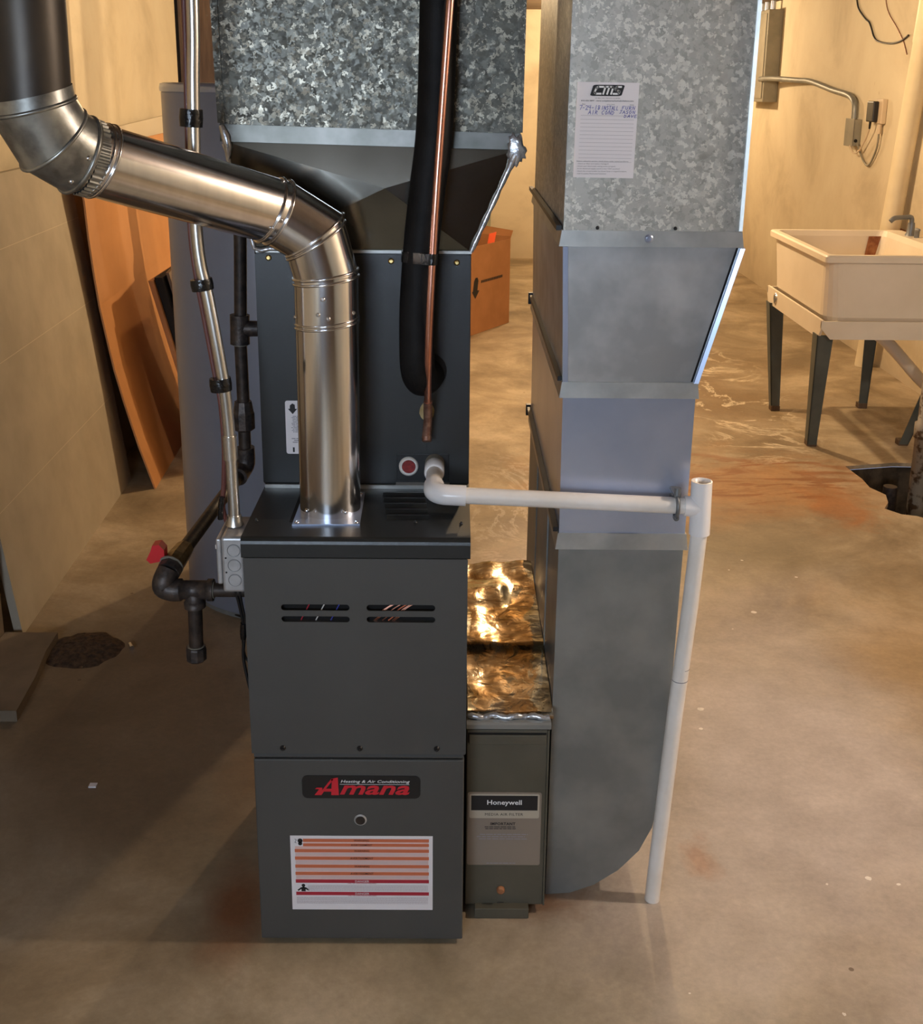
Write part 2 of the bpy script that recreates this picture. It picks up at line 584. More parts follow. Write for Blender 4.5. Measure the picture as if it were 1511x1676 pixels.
def text(g, body, x, z, y, width=None, height=None, size=.01, align='CENTER', shear=0, bold=0, spacing=1, rot=0):
    """lettering lying on a plane that faces -Y; width / height in metres"""
    cu = bpy.data.curves.new('tmp', 'FONT')
    cu.body = body
    cu.size = size
    cu.shear = shear
    cu.offset = bold
    cu.space_character = spacing
    cu.resolution_u = 2
    o = bpy.data.objects.new('tmp', cu)
    me = o.to_mesh()
    if len(me.vertices):
        xs = [q.co.x for q in me.vertices]
        ys = [q.co.y for q in me.vertices]
        w0, h0 = max(xs) - min(xs), max(ys) - min(ys)
        sx = (width / w0) if width else ((height / h0) if height else 1)
        sz = (height / h0) if height else sx
        ox = min(xs) + (w0 / 2 if align == 'CENTER' else 0)
        oz = (min(ys) + max(ys)) / 2
        c, s_ = math.cos(rot), math.sin(rot)
        vs = []
        for q in me.vertices:
            a, b_ = (q.co.x - ox) * sx, (q.co.y - oz) * sz
            vs.append((x + a * c - b_ * s_, y, z + a * s_ + b_ * c))
        g.add(vs, [list(p.vertices) for p in me.polygons])
    o.to_mesh_clear()
    bpy.data.objects.remove(o)
    bpy.data.curves.remove(cu)
    return g


def quad(g, x0, x1, z0, z1, y):
    return g.add([(x0, y, z0), (x1, y, z0), (x1, y, z1), (x0, y, z1)], [(0, 1, 2, 3)])


def polyflat(g, pts, y):
    return g.add([(p[0], y, p[1]) for p in pts], [tuple(range(len(pts)))])


def ribbon(g, pts, wdt, y):
    """flat pen stroke on a plane facing -Y"""
    for a, b_ in zip(pts[:-1], pts[1:]):
        a, b_ = Vector(a), Vector(b_)
        d = (b_ - a)
        if d.length < 1e-6:
            continue
        d.normalize()
        n = Vector((-d.y, d.x)) * wdt / 2
        e = d * wdt * .35
        q = [a - e + n, a - e - n, b_ + e - n, b_ + e + n]
        g.add([(p.x, y, p.y) for p in q], [(0, 1, 2, 3)])
    return g


def thing(name, label, cat, loc, group=None):
    o = bpy.data.objects.new(name, None)
    o.location = loc
    o.empty_display_size = .1
    COL.objects.link(o)
    o['label'] = label
    o['category'] = cat
    if group:
        o['group'] = group
    return o


def tag(o, label, cat, group=None):
    o['label'] = label
    o['category'] = cat
    if group:
        o['group'] = group
    return o


def screw(parent, x, y, z, r=.004, mat='steel', d=(0, -1, 0), name='screw', h=.0025, label=None):
    d = Vector(d).normalized()
    p = Vector((x, y, z))
    g = G().tube([p - d * .001, p + d * h * .5, p + d * h], [r * 1.5, r * 1.25, r * .8], 12)
    g.tube([p + d * h * .8, p + d * h * 2], [r * .75, r * .6], 6, smooth=False)
    return g.build(name, mat, parent, label)


# ------------------------------------------------------------------ the room
XL, XR, YF, YB, ZC = -1.45, 3.25, -4.5, 10.25, 2.52
pit = [(2.345, 3.31), (2.365, 3.12), (2.36, 3.0), (2.40, 2.90), (2.375, 2.80), (2.33, 2.72), (2.38, 2.65), (2.44, 2.63), (2.48, 2.585),
       (2.60, 2.57), (2.72, 2.60), (2.86, 2.63), (2.90, 2.80), (2.91, 3.0), (2.89, 3.2), (2.86, 3.36), (2.6, 3.37)]
fl = plate([(XL - .1, YF - .1), (XR + .1, YF - .1), (XR + .1, YB + .1), (XL - .1, YB + .1)], [pit], 'z', -.02, 0)
fl.build('floor', 'floor', kind='structure')
g = G()
n = len(pit)
g.add([(x, y, 0 - .021) for x, y in pit] + [(x, y, -.45) for x, y in pit] + [(2.62, 2.98, -.45)],
      [(i, (i + 1) % n, (i + 1) % n + n, i + n) for i in range(n)] + [(i + n, (i + 1) % n + n, 2 * n) for i in range(n)])
g.build('trim_1', 'pit', kind='structure')['label'] = 'rough broken concrete pit in the floor near the laundry tub'
G().box(XR, XR + .15, YF - .1, YB + .1, -.12, ZC).build('wall_right', 'wall', kind='structure')
G().box(XL - .15, XL, YF - .1, YB + .1, -.12, ZC).build('wall_left', 'wall', kind='structure')
G().box(XL, XR, YB, YB + .15, -.12, ZC).build('wall_back', 'wall', kind='structure')
plate([(XL, -.12), (XR, -.12), (XR, ZC), (XL, ZC)], [[(-1.2, 1.35), (.3, 1.35), (.3, 2.15), (-1.2, 2.15)]], 'y', YF - .15, YF).build('wall_front', 'brown_wood', kind='structure')
G().box(XL - .15, XR + .15, YF - .15, YB + .15, ZC, ZC + .15).build('ceiling', 'ceiling', kind='structure')
wo = -1.8
wf = G().box(.56 + wo, .64 + wo, YF - .03, YF + .03, 1.31, 2.19).box(2.06 + wo, 2.14 + wo, YF - .03, YF + .03, 1.31, 2.19).box(.64 + wo, 2.06 + wo, YF - .03, YF + .03, 2.11, 2.19)
wf.box(.64 + wo, 2.06 + wo, YF - .03, YF + .03, 1.31, 1.39).box(1.32 + wo, 1.38 + wo, YF - .02, YF + .02, 1.39, 2.11)
wf = wf.build('window_1', 'white_pl', kind='structure')
G().box(.64 + wo, 2.06 + wo, YF - .012, YF - .008, 1.39, 2.11).build('pane', 'glass', wf)
# door in the back wall, only a strip shows between the ducts
dr = G().box(-.1, .70, YB - .035, YB - .001, .01, 2.05).build('door_1', 'door_paint', kind='structure')
G().box(.70, .78, YB - .05, YB - .001, 0, 2.12).box(-.18, -.1, YB - .05, YB - .001, 0, 2.12).box(-.1, .70, YB - .05, YB - .001, 2.05, 2.12).build('door_frame', 'door_paint', dr)
G().cyl((.64, YB - .036, .98), (.64, YB - .09, .98), .03).build('door_handle', 'brass', dr)
# low concrete ledge by the left wall, with a step in front of it
G().box(XL + .001, -1.075, YF + .01, 1.40, 0, .62, .008).build('trim_2', 'curb', kind='structure')
cg = G().prism([(-1.074, .90), (-.855, .90), (-.87, 1.1), (-.895, 1.27), (-.90, 1.40), (-1.074, 1.40)], 'z', 0, .035)
cg.build('trim_3', 'curb', kind='structure')

# bare bulbs that light the room, all above the frame
for i, (x, y, lab) in enumerate([(1.25, 4.7, 'bare bulb in a ceiling socket between the furnace and the laundry tub'),
                                 (1.9, 9.0, 'bare bulb in a ceiling socket near the back wall'),
                                 (-.25, 3.7, 'bare bulb in a ceiling socket above the tan hardboard'),
                                 (2.35, -.02, 'bare bulb in a ceiling socket nearest the front window')]):
    t = thing('ceiling_bulb', lab, 'light bulb', (x, y, ZC))
    G().tube([(x, y, ZC), (x, y, ZC - .02), (x, y, ZC - .03), (x, y, ZC - .06)], [.055, .05, .025, .022], 24).build('socket', 'white_pl', t)
    G().tube([(x, y, ZC - .06), (x, y, ZC - .075), (x, y, ZC - .10), (x, y, ZC - .125), (x, y, ZC - .14)], [.012, .016, .028, .024, .006], 16).build('bulb', 'bulb_glass', t)

# ------------------------------------------------------------------ furnace
W = .445
HF = .947
fu = thing('furnace', 'grey upright gas furnace with black top standing left of the air filter cabinet', 'furnace', (W / 2, .4, 0))
G().box(.004, W - .004, .02, .80, 0, .905).build('cabinet', 'grey_cab', fu)
# top cap with rounded front lip
prof = [(.80, .905), (.80, HF)] + [(.012 - .012 * math.sin(math.radians(a)) , HF - .012 + .012 * math.cos(math.radians(a))) for a in (0, 30, 60, 90)] + [(0, .908), (.004, .905)]
prof = [(y - .004, z) for y, z in prof]
slots = [(.262 + .004 * k, .352 + .003 * k, .258 - .034 * k) for k in range(5)]
top = G().prism(prof, 'x', -.002, W + .004)
top.build('top_cap', 'dark_cab', fu)
for x0, x1, yy in slots:
    o = G().prism([(yy, HF - .001), (yy - .002, HF + .0045), (yy - .007, HF + .005), (yy - .018, HF - .001)], 'x', x0, x1).build('louvre', 'dark_cab', fu)
    G().box(x0 + .003, x1 - .003, yy + .0005, yy + .0025, HF, HF + .0032).build('louvre_gap', 'black_gap', o)
# upper door with four slots
hole = lambda x0, x1, z0, z1: rrect(x0, x1, z0, z1, (z1 - z0) / 2 * .98)
sl = [hole(.0725, .209, .792, .8055), hole(.0725, .209, .767, .7795), hole(.243, .380, .792, .8055), hole(.243, .380, .767, .7795)]
ud = plate(rrect(.001, W - .001, .468, .904, .003, 2), sl, 'y', 0, .003).build('upper_door', 'grey_cab', fu)
G().box(.002, W - .002, .0031, .016, .752, .766).box(.002, W - .002, .0031, .016, .807, .904).box(.002, .07, .0031, .016, .766, .807).box(.382, W - .002, .0031, .016, .766, .807).box(.002, W - .002, .0031, .016, .468, .752).build('door_backing', 'grey_cab', ud)
G().box(.06, .395, .0165, .019, .758, .815).build('burner_bay', 'black_gap', ud)
for i in range(7):
    x = random.uniform(.25, .36)
    pth = smooth_path([(x, .012, .766), (x + .012, .009, .778), (x + .02, .011, .79), (x + .045, .012, .806)], 4)
    G().tube(pth, .0014, 6).build('wire', random.choice(['copper', 'orange_ink', 'copper_old', 'white_pl', 'copper']), ud)
for i in range(3):
    x = .11 + .03 * i
    G().tube([(x, .012, .766), (x + .02, .010, .806)], .0014, 6).build('wire', ['crimson_ink', 'white_pl', 'blue_ink'][i], ud)
for x in (.066, .225, .384):
    screw(ud, x, 0, .4815, .0045, 'black', h=.004)
# lower door
ld = G().box(.004, W - .004, 0, .018, .012, .455, .003).build('lower_door', 'grey_cab', fu)
G().prism([(0.018, .455), (0.002, .4585), (.001, .461), (.006, .467), (.018, .467)], 'x', .005, W - .006).build('door_lip', 'grey_cab', ld)
G().prism([(x, z) for x, z in rrect(.103, .350, .3635, .4175, .012)], 'y', -.0012, .001).build('name_plate', 'black', ld, 'black name plate with red italic lettering')
y = -.0016
g = G()
g2 = G()
polyflat(g2, [(.1285, .3715), (.1365, .3715), (.1445, .3805), (.1455, .3895), (.1335, .3895), (.1300, .3860), (.1385, .3855)], y - .0003)
polyflat(g2, [(.1365, .3715), (.1640, .4100), (.1690, .4100), (.1620, .3990), (.1530, .3870), (.1430, .3715)], y)
polyflat(g2, [(.1640, .4105), (.1780, .4135), (.1795, .3715), (.1635, .3715), (.1640, .3800), (.1650, .4000)], y)
polyflat(g2, [(.1440, .3800), (.1680, .3800), (.1680, .3870), (.1500, .3870)], y - .0003)
g2.build('initial_letter', 'logo_red', ld, 'large red initial letter')
text(g, 'mana', .2545, .3838, y, width=.146, height=.0225, shear=.3, bold=.0007, size=.03)
g.build('brand_lettering', 'logo_red', ld, 'red italic brand lettering')
g = G()
text(g, 'Heating & Air Conditioning', .2560, .4035, y - .0002, width=.144, height=.0085, shear=.25, bold=.0001, size=.012)
quad(g, .182, .327, .3970, .3979, y - .0002)
g.build('small_lettering', 'white_ink', ld, 'white italic lettering')
g = G().tube([(.2235, -.0005, .311), (.2235, -.0025, .311)], [.0135, .011], 20)
g.build('sight_glass_rim', 'galv', ld)
G().tube([(.2235, -.0024, .311), (.2235, -.0034, .311)], [.0105, .009], 20).build('sight_glass', 'iron', ld)
# warning sticker
X0, X1, Z0, Z1 = .074, .376, .088, .272
wl = G().box(X0, X1, -.0008, .0002, Z0, Z1).build('warning_sticker', 'paper', ld, 'white warning sticker with orange and crimson bars')
y = -.0011
ST = [(.007, .0078, 0), (.0185, .0072, 0), (.0325, .0078, 0), (.051, .0078, 0), (.071, .0078, 0), (.089, .0078, 0), (.108, .0085, 1), (.139, .0085, 1)]
go, gr, gk, gp, gt = G(), G(), G(), G(), G()
for i, (dz, h, c) in enumerate(ST):
    z = Z1 - dz
    xa = X0 + (.027 if i < 2 else .009)
    quad(gr if c else go, xa, X1 - .008, z - h, z, y)
    if c:
        text(G(), 'DANGER', (X0 + X1) / 2, z - h / 2, y - .0002, height=h * .62, size=.01).build('danger_word', 'paper', wl)
    else:
        text(gk, 'WARNING' if i % 2 == 0 else 'AVERTISSEMENT', (X0 + X1) / 2, z - h / 2, y - .0002, height=h * .62, size=.01, bold=.0001)
for dz0, dz1, xi in ((.0148, .0185, .028), (.0257, .0325, .01), (.0403, .051, .01), (.0588, .071, .01), (.0788, .089, .01), (.0968, .108, .01)):
    quad(gp, X0 + xi, X1 - .009, Z1 - dz1, Z1 - dz0, y)
go.build('orange_bar', 'orange_ink', wl)
gr.build('crimson_bar', 'crimson_ink', wl)
gp.build('pink_band', 'pink_ink', wl)


def fine_print(x0, x1, z0, z1, step, y, mat, parent, h=.5, gap=.25, ragged=.0):
    """rows of print too small to read: one short dash per word"""
    g = G()
    z = z1
    while z - step * h > z0:
        x = x0 + random.random() * ragged
        end = x1 - random.random() * ragged
        while x < end:
            l = random.uniform(1.5, 5) * step * .6
            quad(g, x, min(x + l, end), z - step * h, z, y)
            x += l + step * gap * 1.4
        z -= step
    return g.build('fine_print', mat, parent, kind='stuff')


for a, b_, xi in [(.042, .0495, .01), (.061, .0695, .01), (.0805, .087, .01), (.0995, .107, .01), (.122, .137, .035), (.152, .170, .01)]:
    fine_print(X0 + xi, X1 - .010, Z1 - b_, Z1 - a, .0022, y - .0002, 'pale_ink', wl)
for a in (.1175, .1485):
    g = G()
    text(g, 'FIRE OR EXPLOSION HAZARD', (X0 + X1) / 2, Z1 - a, y, height=.0032, size=.01)
    g.build('hazard_line', 'crimson_ink', wl)
gk.build('warning_words', 'ink', wl)

g = G()      # little hand pictogram and figure pictogram
polyflat(g, arc((X0 + .021, Z1 - .012), 0, 360, .0055, 14)[:-1], y)
polyflat(g, arc((X0 + .021, Z1 - .019), 0, 360, .0045, 14)[:-1], y)
ribbon(g, [(X0 + .010, Z1 - .008), (X0 + .013, Z1 - .010), (X0 + .010, Z1 - .016), (X0 + .013, Z1 - .018)], .001, y)
g.build('hand_pictogram', 'ink', wl)
g = G()
polyflat(g, arc((X0 + .025, Z1 - .123), 0, 360, .004, 14)[:-1], y)
ribbon(g, [(X0 + .014, Z1 - .135), (X0 + .020, Z1 - .130), (X0 + .025, Z1 - .128), (X0 + .030, Z1 - .130), (X0 + .036, Z1 - .135)], .0035, y)
quad(g, X0 + .0205, X0 + .0295, Z1 - .138, Z1 - .129, y)
g.build('figure_pictogram', 'ink', wl)
# vent collar plate on top
vp = G().prism([(.090, .066), (.226, .070), (.222, .262), (.090, .262)], 'z', HF - .0005, HF + .0025).build('vent_plate', 'galv_smooth', fu)
for x, yy in ((.098, .078), (.218, .080), (.100, .250), (.214, .250)):
    screw(vp, x, yy, HF + .002, .0035, 'steel', (0, 0, 1))
for x, yy in ((.338, .088), (.431, .083), (.014, .093)):
    screw(fu, x, yy, HF, .003, 'black', (0, 0, 1))
G().box(.082, .088, .085, .262, HF, HF + .0012).build('vent_plate_gap', 'black_gap', fu)

# ------------------------------------------------------------------ evaporator coil cabinet
CY = .294
cc = thing('coil_cabinet', 'black sheet metal coil cabinet sitting on the back of the furnace top', 'coil cabinet', (.22, .55, HF))
G().box(-.004, .448, CY, .80, HF + .008, 1.468, .004).build('casing', 'dark_cab', cc)
G().box(0, .445, CY - .004, .80, HF, HF + .008).build('bottom_flange', 'flange', cc)
G().box(-.003, .355, CY - .0025, CY, HF + .014, 1.462).build('front_panel', 'dark_cab', cc)
G().box(.3575, .447, CY - .0025, CY, HF + .014, 1.462).build('side_panel', 'dark_cab', cc)
for x, z in ((.026, 1.454), (.281, 1.449), (.418, 1.447)):
    screw(cc, x, CY - .003, z, .0045, 'brass')
dp = G().box(.290, .404, CY - .004, CY - .001, .966, 1.028, .001).build('drain_plate', 'black', cc)
G().prism([(CY - .003, .962), (CY - .012, .958), (CY - .012, .953), (CY - .003, .952)], 'x', .288, .406).build('drain_lip', 'flange', cc)
pg = G().tube([(.316, CY - .004, 1.0), (.316, CY - .010, 1.0), (.316, CY - .012, 1.0)], [.0215, .021, .018], 28).build('plug_ring', 'white_pl', cc, 'white plastic drain ring')
G().tube([(.3165, CY - .011, 1.001), (.3165, CY - .015, 1.001)], [.0155, .014], 24).build('red_plug', 'red_plug', pg, 'dark red rubber plug')
cl = G().prism(rrect(.050, .110, 1.026, 1.146, .005), 'y', CY - .0035, CY - .0024).build('rating_label', 'paper', cc, 'white label half hidden behind the vent pipe')
g = G()
yy = CY - .004
polyflat(g, [(.060, 1.128), (.0605, 1.136), (.066, 1.140), (.071, 1.137), (.0715, 1.128), (.076, 1.128), (.066, 1.116), (.056, 1.128)], yy)
g.build('arrow_mark', 'ink', cl)
quad(G(), .064, .068, 1.030, 1.041, yy).build('code_bar', 'ink', cl)
fine_print(.060, .104, 1.075, 1.112, .0032, yy, 'grey_ink', cl, ragged=.006)
fine_print(.062, .104, 1.048, 1.062, .0042, yy, 'grey_ink', cl, ragged=.01)
# holes for the refrigerant lines
G().tube([(.358, CY - .003, 1.215), (.358, CY - .0045, 1.215)], [.040, .040], 28).build('line_grommet', 'black_gap', cc)
gg = []
for k in range(24):
    t = 2 * math.pi * k / 24
    rx = .0165 if math.sin(t) > 0 else .015
    gg.append((.356 + rx * math.cos(t), 1.120 + (.026 if math.sin(t) > 0 else .016) * math.sin(t)))
G().prism(gg, 'y', CY - .0055, CY - .002).build('valve_grommet', 'valve_body', cc)
screw(cc, .088, CY - .003, 1.38, .004, 'white_pl', name='plastic_stud')

# ------------------------------------------------------------------ supply plenum
ZS = 1.680
pn = thing('supply_plenum', 'speckled galvanised supply duct with flared neck rising from the coil cabinet', 'duct', (.24, .55, 1.47))
TL, TR = (-.056, 1.690), (.541, ZS - .002)
fr = [(-.004, CY, 1.468), (.449, CY, 1.468), (TR[0], CY - .004, TR[1]), (TL[0], CY - .004, TL[1])]
cen = (.27, CY - .016, 1.60)
g = G()
g.add(fr + [cen], [(0, 1, 4), (1, 2, 4), (2, 3, 4), (3, 0, 4)])
bk = [(-.004, .80, 1.468), (.449, .80, 1.468), (TR[0], .80, TR[1]), (TL[0], .80, TL[1])]
g.add(fr + bk, [(1, 5, 6, 2), (0, 3, 7, 4), (4, 7, 6, 5), (0, 4, 5, 1)])
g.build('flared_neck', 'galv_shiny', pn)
g = G()
g.hexa([(TL[0] - .006, CY - .011, TL[1]), (TR[0] + .004, CY - .011, TR[1]), (TR[0] + .004, .80, TR[1]), (TL[0] - .006, .80, TL[1]),
        (TL[0] - .006, CY - .009, TL[1] + .034), (TR[0] + .004, CY - .009, TR[1] + .032), (TR[0] + .004, .80, TR[1] + .032), (TL[0] - .006, .80, TL[1] + .034)])
g.build('seam_band', 'flange_dark', pn)
g = G()
g.hexa([(-.062, CY - .004, TL[1] + .034), (.545, CY - .004, TR[1] + .032), (.545, .80, TR[1] + .032), (-.062, .80, TL[1] + .034),
        (-.078, CY - .004, ZC - .005), (.552, CY - .004, ZC - .005), (.552, .80, ZC - .005), (-.078, .80, ZC - .005)])
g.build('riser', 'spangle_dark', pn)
g = G()
g.hexa([(-.066, CY - .008, 1.726), (-.052, CY - .008, 1.726), (-.052, CY, 1.726), (-.066, CY, 1.726), (-.080, CY - .008, ZC - .005), (-.066, CY - .008, ZC - .005), (-.066, CY, ZC - .005), (-.080, CY, ZC - .005)])
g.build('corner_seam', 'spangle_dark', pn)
g = G()
g.hexa([(.535, CY - .008, 1.712), (.549, CY - .008, 1.712), (.549, CY, 1.712), (.535, CY, 1.712), (.541, CY - .008, ZC - .005), (.556, CY - .008, ZC - .005), (.556, CY, ZC - .005), (.541, CY, ZC - .005)])
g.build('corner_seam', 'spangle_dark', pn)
# smeared silver sealant on the corners and down the slanted edge
bm = bmesh.new()
bmesh.ops.create_uvsphere(bm, u_segments=20, v_segments=14, radius=1)
for q in bm.verts:
    k = 1 + .25 * math.sin(q.co.x * 7 + q.co.z * 5) * math.cos(q.co.z * 6)
    q.co = Vector((.537 + q.co.x * .019 * k, CY - .008 + q.co.y * .008, 1.680 + q.co.z * .030 * k - .2 * q.co.x * .02))
G().bm(bm, True).build('sealant_blob', 'silver_tape', pn)
pth, rr = [], []
for k in range(15):
    t = k / 14
    pth.append((.447 + (.535 - .447) * t, CY - .004, 1.470 + (1.668 - 1.470) * t))
    rr.append(.0045 + .0022 * math.sin(k * 2.1) ** 2 + (.006 * (t - .8) / .2 if t > .8 else 0))
G().tube(pth, rr, 10).build('sealant_line', 'silver_tape', pn)
pth, rr = [], []
for k in range(15):
    t = k / 14
    pth.append((-.002 - .054 * t, CY - .003, 1.470 + .215 * t))
    rr.append(.003 + .002 * math.sin(k * 1.7) ** 2)
G().tube(pth, rr, 8).build('sealant_line', 'silver_tape', pn)
G().tube([(-.058, CY - .008, 1.722), (-.050, CY - .010, 1.70), (-.046, CY - .010, 1.678), (-.047, CY - .008, 1.655)], [.006, .010, .008, .003], 10).build('sealant_blob', 'silver_tape', pn)
G().tube([(-.002, CY - .006, 1.474), (.012, CY - .008, 1.470), (.03, CY - .008, 1.474), (.05, CY - .006, 1.471)], [.003, .006, .005, .003], 8).build('sealant_blob', 'silver_tape', pn)
G().box(.0, .449, CY - .005, CY + .004, 1.4655, 1.4715).build('bottom_flange', 'flange', pn)

# ------------------------------------------------------------------ flue pipe
R = .0635
fp = thing('flue_pipe', 'shiny round metal vent pipe elbowing from the furnace top up to a dark riser', 'vent pipe', (.158, .155, HF))
# mitre key points along the centre line
K = [Vector(p) for p in [(.158, .157, HF), (.160, .155, 1.440), (.140, .150, 1.520), (.072, .136, 1.565), (-.222, -.120, 1.686), (-.252, -.148, 1.712), (-.274, -.168, 1.765), (-.262, -.165, ZC - .002)]]
rg = tube_rings(K, R, 40)


def seg_rings(i, extra=()):
    return [rg[i], rg[i + 1]]


def at(i, t):
    return [Vector(a).lerp(Vector(b_), t) for a, b_ in zip(rg[i], rg[i + 1])]


def grow(ring, k):
    c = sum((Vector(p) for p in ring), Vector()) / len(ring)
    return [c + (Vector(p) - c) * k for p in ring]


g = G().rings([grow(at(0, 0), .99), grow(at(0, .89), .99)], (False, False))
v1 = g.build('vertical_pipe', 'flue', fp)
tt = .80
g = G().rings([grow(at(0, tt), 1.0), grow(at(0, .999), 1.0)], (False, False))
sl_ = g.build('elbow_collar', 'flue', fp)
g = G()
for t in (tt + .005, tt + .02):
    bead(g, grow(at(0, t), 1.0), .0025)
g.build('bead', 'flue', sl_)
g = G().rings([rg[1], rg[2]], (False, False))
e1 = g.build('elbow_section', 'flue', fp)
g = G().rings([grow(rg[2], 1.01), grow(rg[3], 1.01)], (False, False))
e2 = g.build('elbow_section', 'flue', fp)
for par, rings_ in ((e1, [grow(at(0, .985), 1.02), grow(at(1, .05), 1.02)]), (e2, [grow(rg[2], 1.025), grow(at(1, .88), 1.025)]), (e2, [grow(rg[3], 1.03), grow(at(3, .045), 1.03)])):
    g = G()
    for q in rings_:
        bead(g, q, .0026)
    g.build('bead', 'flue', par)
g = G().rings([grow(at(3, 0), .995), grow(at(3, .985), .995)], (False, False))
hp = g.build('sloping_pipe', 'flue', fp)
g = G()
bead(g, grow(at(3, .90), 1.02), .003)
bead(g, grow(at(3, .925), 1.02), .002)
g.build('bead', 'flue', hp)
# crimped end and old weathered elbow
A0, A1 = at(3, .93), at(3, .985)
cr0, cr1 = [], []
g = G()
rr0 = tube_rings([K[3].lerp(K[4], .935), K[3].lerp(K[4], .985)], 1, 160)
for r_ in rr0:
    c = sum(r_, Vector()) / len(r_)
    cr0.append([c + (p - c).normalized() * (R * 1.005 + (.003 if (j // 2) % 2 else 0)) for j, p in enumerate(r_)])
g.rings(cr0, (False, False), False)
g.build('crimped_ring', 'flue_old', fp)
for i, t0, t1 in ((3, .985, 1.0),):
    pass
q0 = grow(at(3, .985), 1.06)
o1 = G().rings([q0, grow(rg[4], 1.05)], (False, False)).rings([grow(rg[4], 1.05), grow(rg[5], 1.06)], (False, False)).build('old_elbow_section', 'flue_old', fp)
o2 = G().rings([grow(rg[5], 1.07), grow(rg[6], 1.06)], (False, False)).build('old_elbow_section', 'flue_old', fp)
o3 = G().rings([grow(rg[6], 1.05), grow(at(6, .03), 1.0)], (False, False)).build('old_elbow_section', 'flue_old', fp)
for par, q in ((o1, grow(rg[4], 1.055)), (o2, grow(rg[5], 1.07)), (o3, grow(rg[6], 1.06))):
    g = G()
    bead(g, q, .0035)
    g.build('bead', 'flue_old', par)
G().rings([grow(at(6, .0), .97), grow(at(6, 1), .97)], (False, True)).build('riser_pipe', 'flue_black', fp, 'dark brown vertical vent riser')


def pipe_screw(ring, j, par, k=1.0):
    c = sum((Vector(p) for p in ring), Vector()) / len(ring)
    p = Vector(ring[j])
    d = (p - c).normalized()
    p = c + (p - c) * k
    screw(par, p.x, p.y, p.z, .0032, 'steel', d, h=.002)


def facing(ring, dirv):
    c = sum((Vector(p) for p in ring), Vector()) / len(ring)
    return max(range(len(ring)), key=lambda j: (Vector(ring[j]) - c).normalized().dot(Vector(dirv).normalized()))


for t, dv in ((.87, (-.2, -1, 0)), (.85, (.1, -1, 0)), (.93, (.05, -1, 0)), (.85, (.9, -.4, 0)), (.85, (-.9, -.35, 0))):
    r_ = at(0, t)
    pipe_screw(r_, facing(r_, dv), sl_, 1.0)
for t, dv in ((.06, (.3, -1, -.6)), (.06, (0, -.4, 1)), (.03, (0, -1, .1))):
    r_ = at(3, t)
    pipe_screw(r_, facing(r_, dv), hp, 1.0)
for t, dv in ((.9, (0, -1, -.9)), (.9, (0, -1, .3))):
    r_ = grow(at(4, .2), 1.05)
    pipe_screw(r_, facing(r_, dv), o1, 1.0)
r_ = at(0, .03)
pipe_screw(r_, facing(r_, (-.8, -.8, 0)), v1)
pipe_screw(r_, facing(r_, (.6, -.8, 0)), v1)

# ------------------------------------------------------------------ refrigerant lines
rl = thing('insulated_refrigerant_line', 'thick black insulated refrigerant pipe beside the bare copper tube', 'pipe', (.36, .26, 1.2))
pth = smooth_path([(.385, .215, ZC - .002), (.380, .212, 2.0), (.373, .205, 1.734), (.358, .205, 1.60), (.347, .205, 1.497), (.3385, .205, 1.38), (.337, .207, 1.28), (.339, .214, 1.235), (.345, .235, 1.212), (.352, .262, 1.206), (.357, CY - .004, 1.206)], 5)
G().tube(pth, .036, 28).build('insulation', 'rubber', rl)
lc = thing('copper_refrigerant_line', 'thin bare copper tube running down to the coil cabinet fitting', 'pipe', (.37, .17, 1.1))
cp_ = [(.415, .178, ZC - .002), (.408, .178, 2.05), (.401, .168, 1.950), (.386, .162, 1.734), (.377, .160, 1.60), (.371, .160, 1.497), (.365, .162, 1.38), (.361, .175, 1.27), (.3595, .225, 1.160)]
G().tube(smooth_path(cp_, 5), .0078, 14).build('tube', 'copper', lc)
G().tube([(.3595, .222, 1.166), (.359, .245, 1.120), (.358, .250, 1.10), (.356, .252, 1.078)], [.0092, .0092, .0098, .0098], 14).build('service_stub', 'copper_old', lc, 'tarnished copper service stub')
G().tube([(.359, .243, 1.118), (.357, CY - .004, 1.121)], .0075, 12).build('inlet_tube', 'copper_old', lc)
G().tube([(.3565, .252, 1.079), (.3565, .247, 1.070)], [.011, .010], 14).build('stub_cap', 'copper_old', lc)
tp = []
for dz in (0, .022):
    z = 1.462 + dz
    c1 = Vector((.344 + .05 * dz, .205, z))
    c2 = Vector((.3685 + .05 * dz, .160, z))
    ring = []
    for k in range(32):
        t = 2 * math.pi * k / 32
        d = Vector((math.cos(t), math.sin(t), 0))
        ax = (c2 - c1)
        ring.append(c2 + d * .0105 if d.dot(ax.normalized()) > .25 else c1 + d * .0385)
    tp.append(ring)
tag(G().rings(tp).build('tape_strap', 'tape'), 'black tape strap binding the copper tube to the insulated pipe', 'tape')

# ------------------------------------------------------------------ return duct
DX, DY, DB = .635, .163, 1.13
rd = thing('return_duct', 'tall galvanised return air duct on the right with a tapered middle and curved foot', 'duct', (.77, .6, 0))
foot = [(.634, .0), (.690, .004), (.745, .026), (.800, .066), (.845, .118), (.872, .18), (.886, .267), (.893, .40), (.902, .862), (DX + .003, .862)]
ft = G().prism(foot, 'y', DY, DB).build('foot_section', 'galv_fine', rd)
g = G()
g.hexa([(DX + .003, DY, .862), (.903, DY, .862), (.903, DB, .862), (DX + .003, DB, .862), (DX + .001, DY, 1.20), (.907, DY, 1.20), (.907, DB, 1.20), (DX + .001, DB, 1.20)])
g.build('middle_section', 'galv_smooth', rd)
tb, tt_ = 1.20, 1.502
g = G()
g.hexa([(DX, DY, tb), (.906, DY, tb), (.906, DB, tb), (DX, DB, tb), (.626, DY, tt_), (.978, DY, tt_), (.978, DB - .06, tt_), (.626, DB - .06, tt_)])
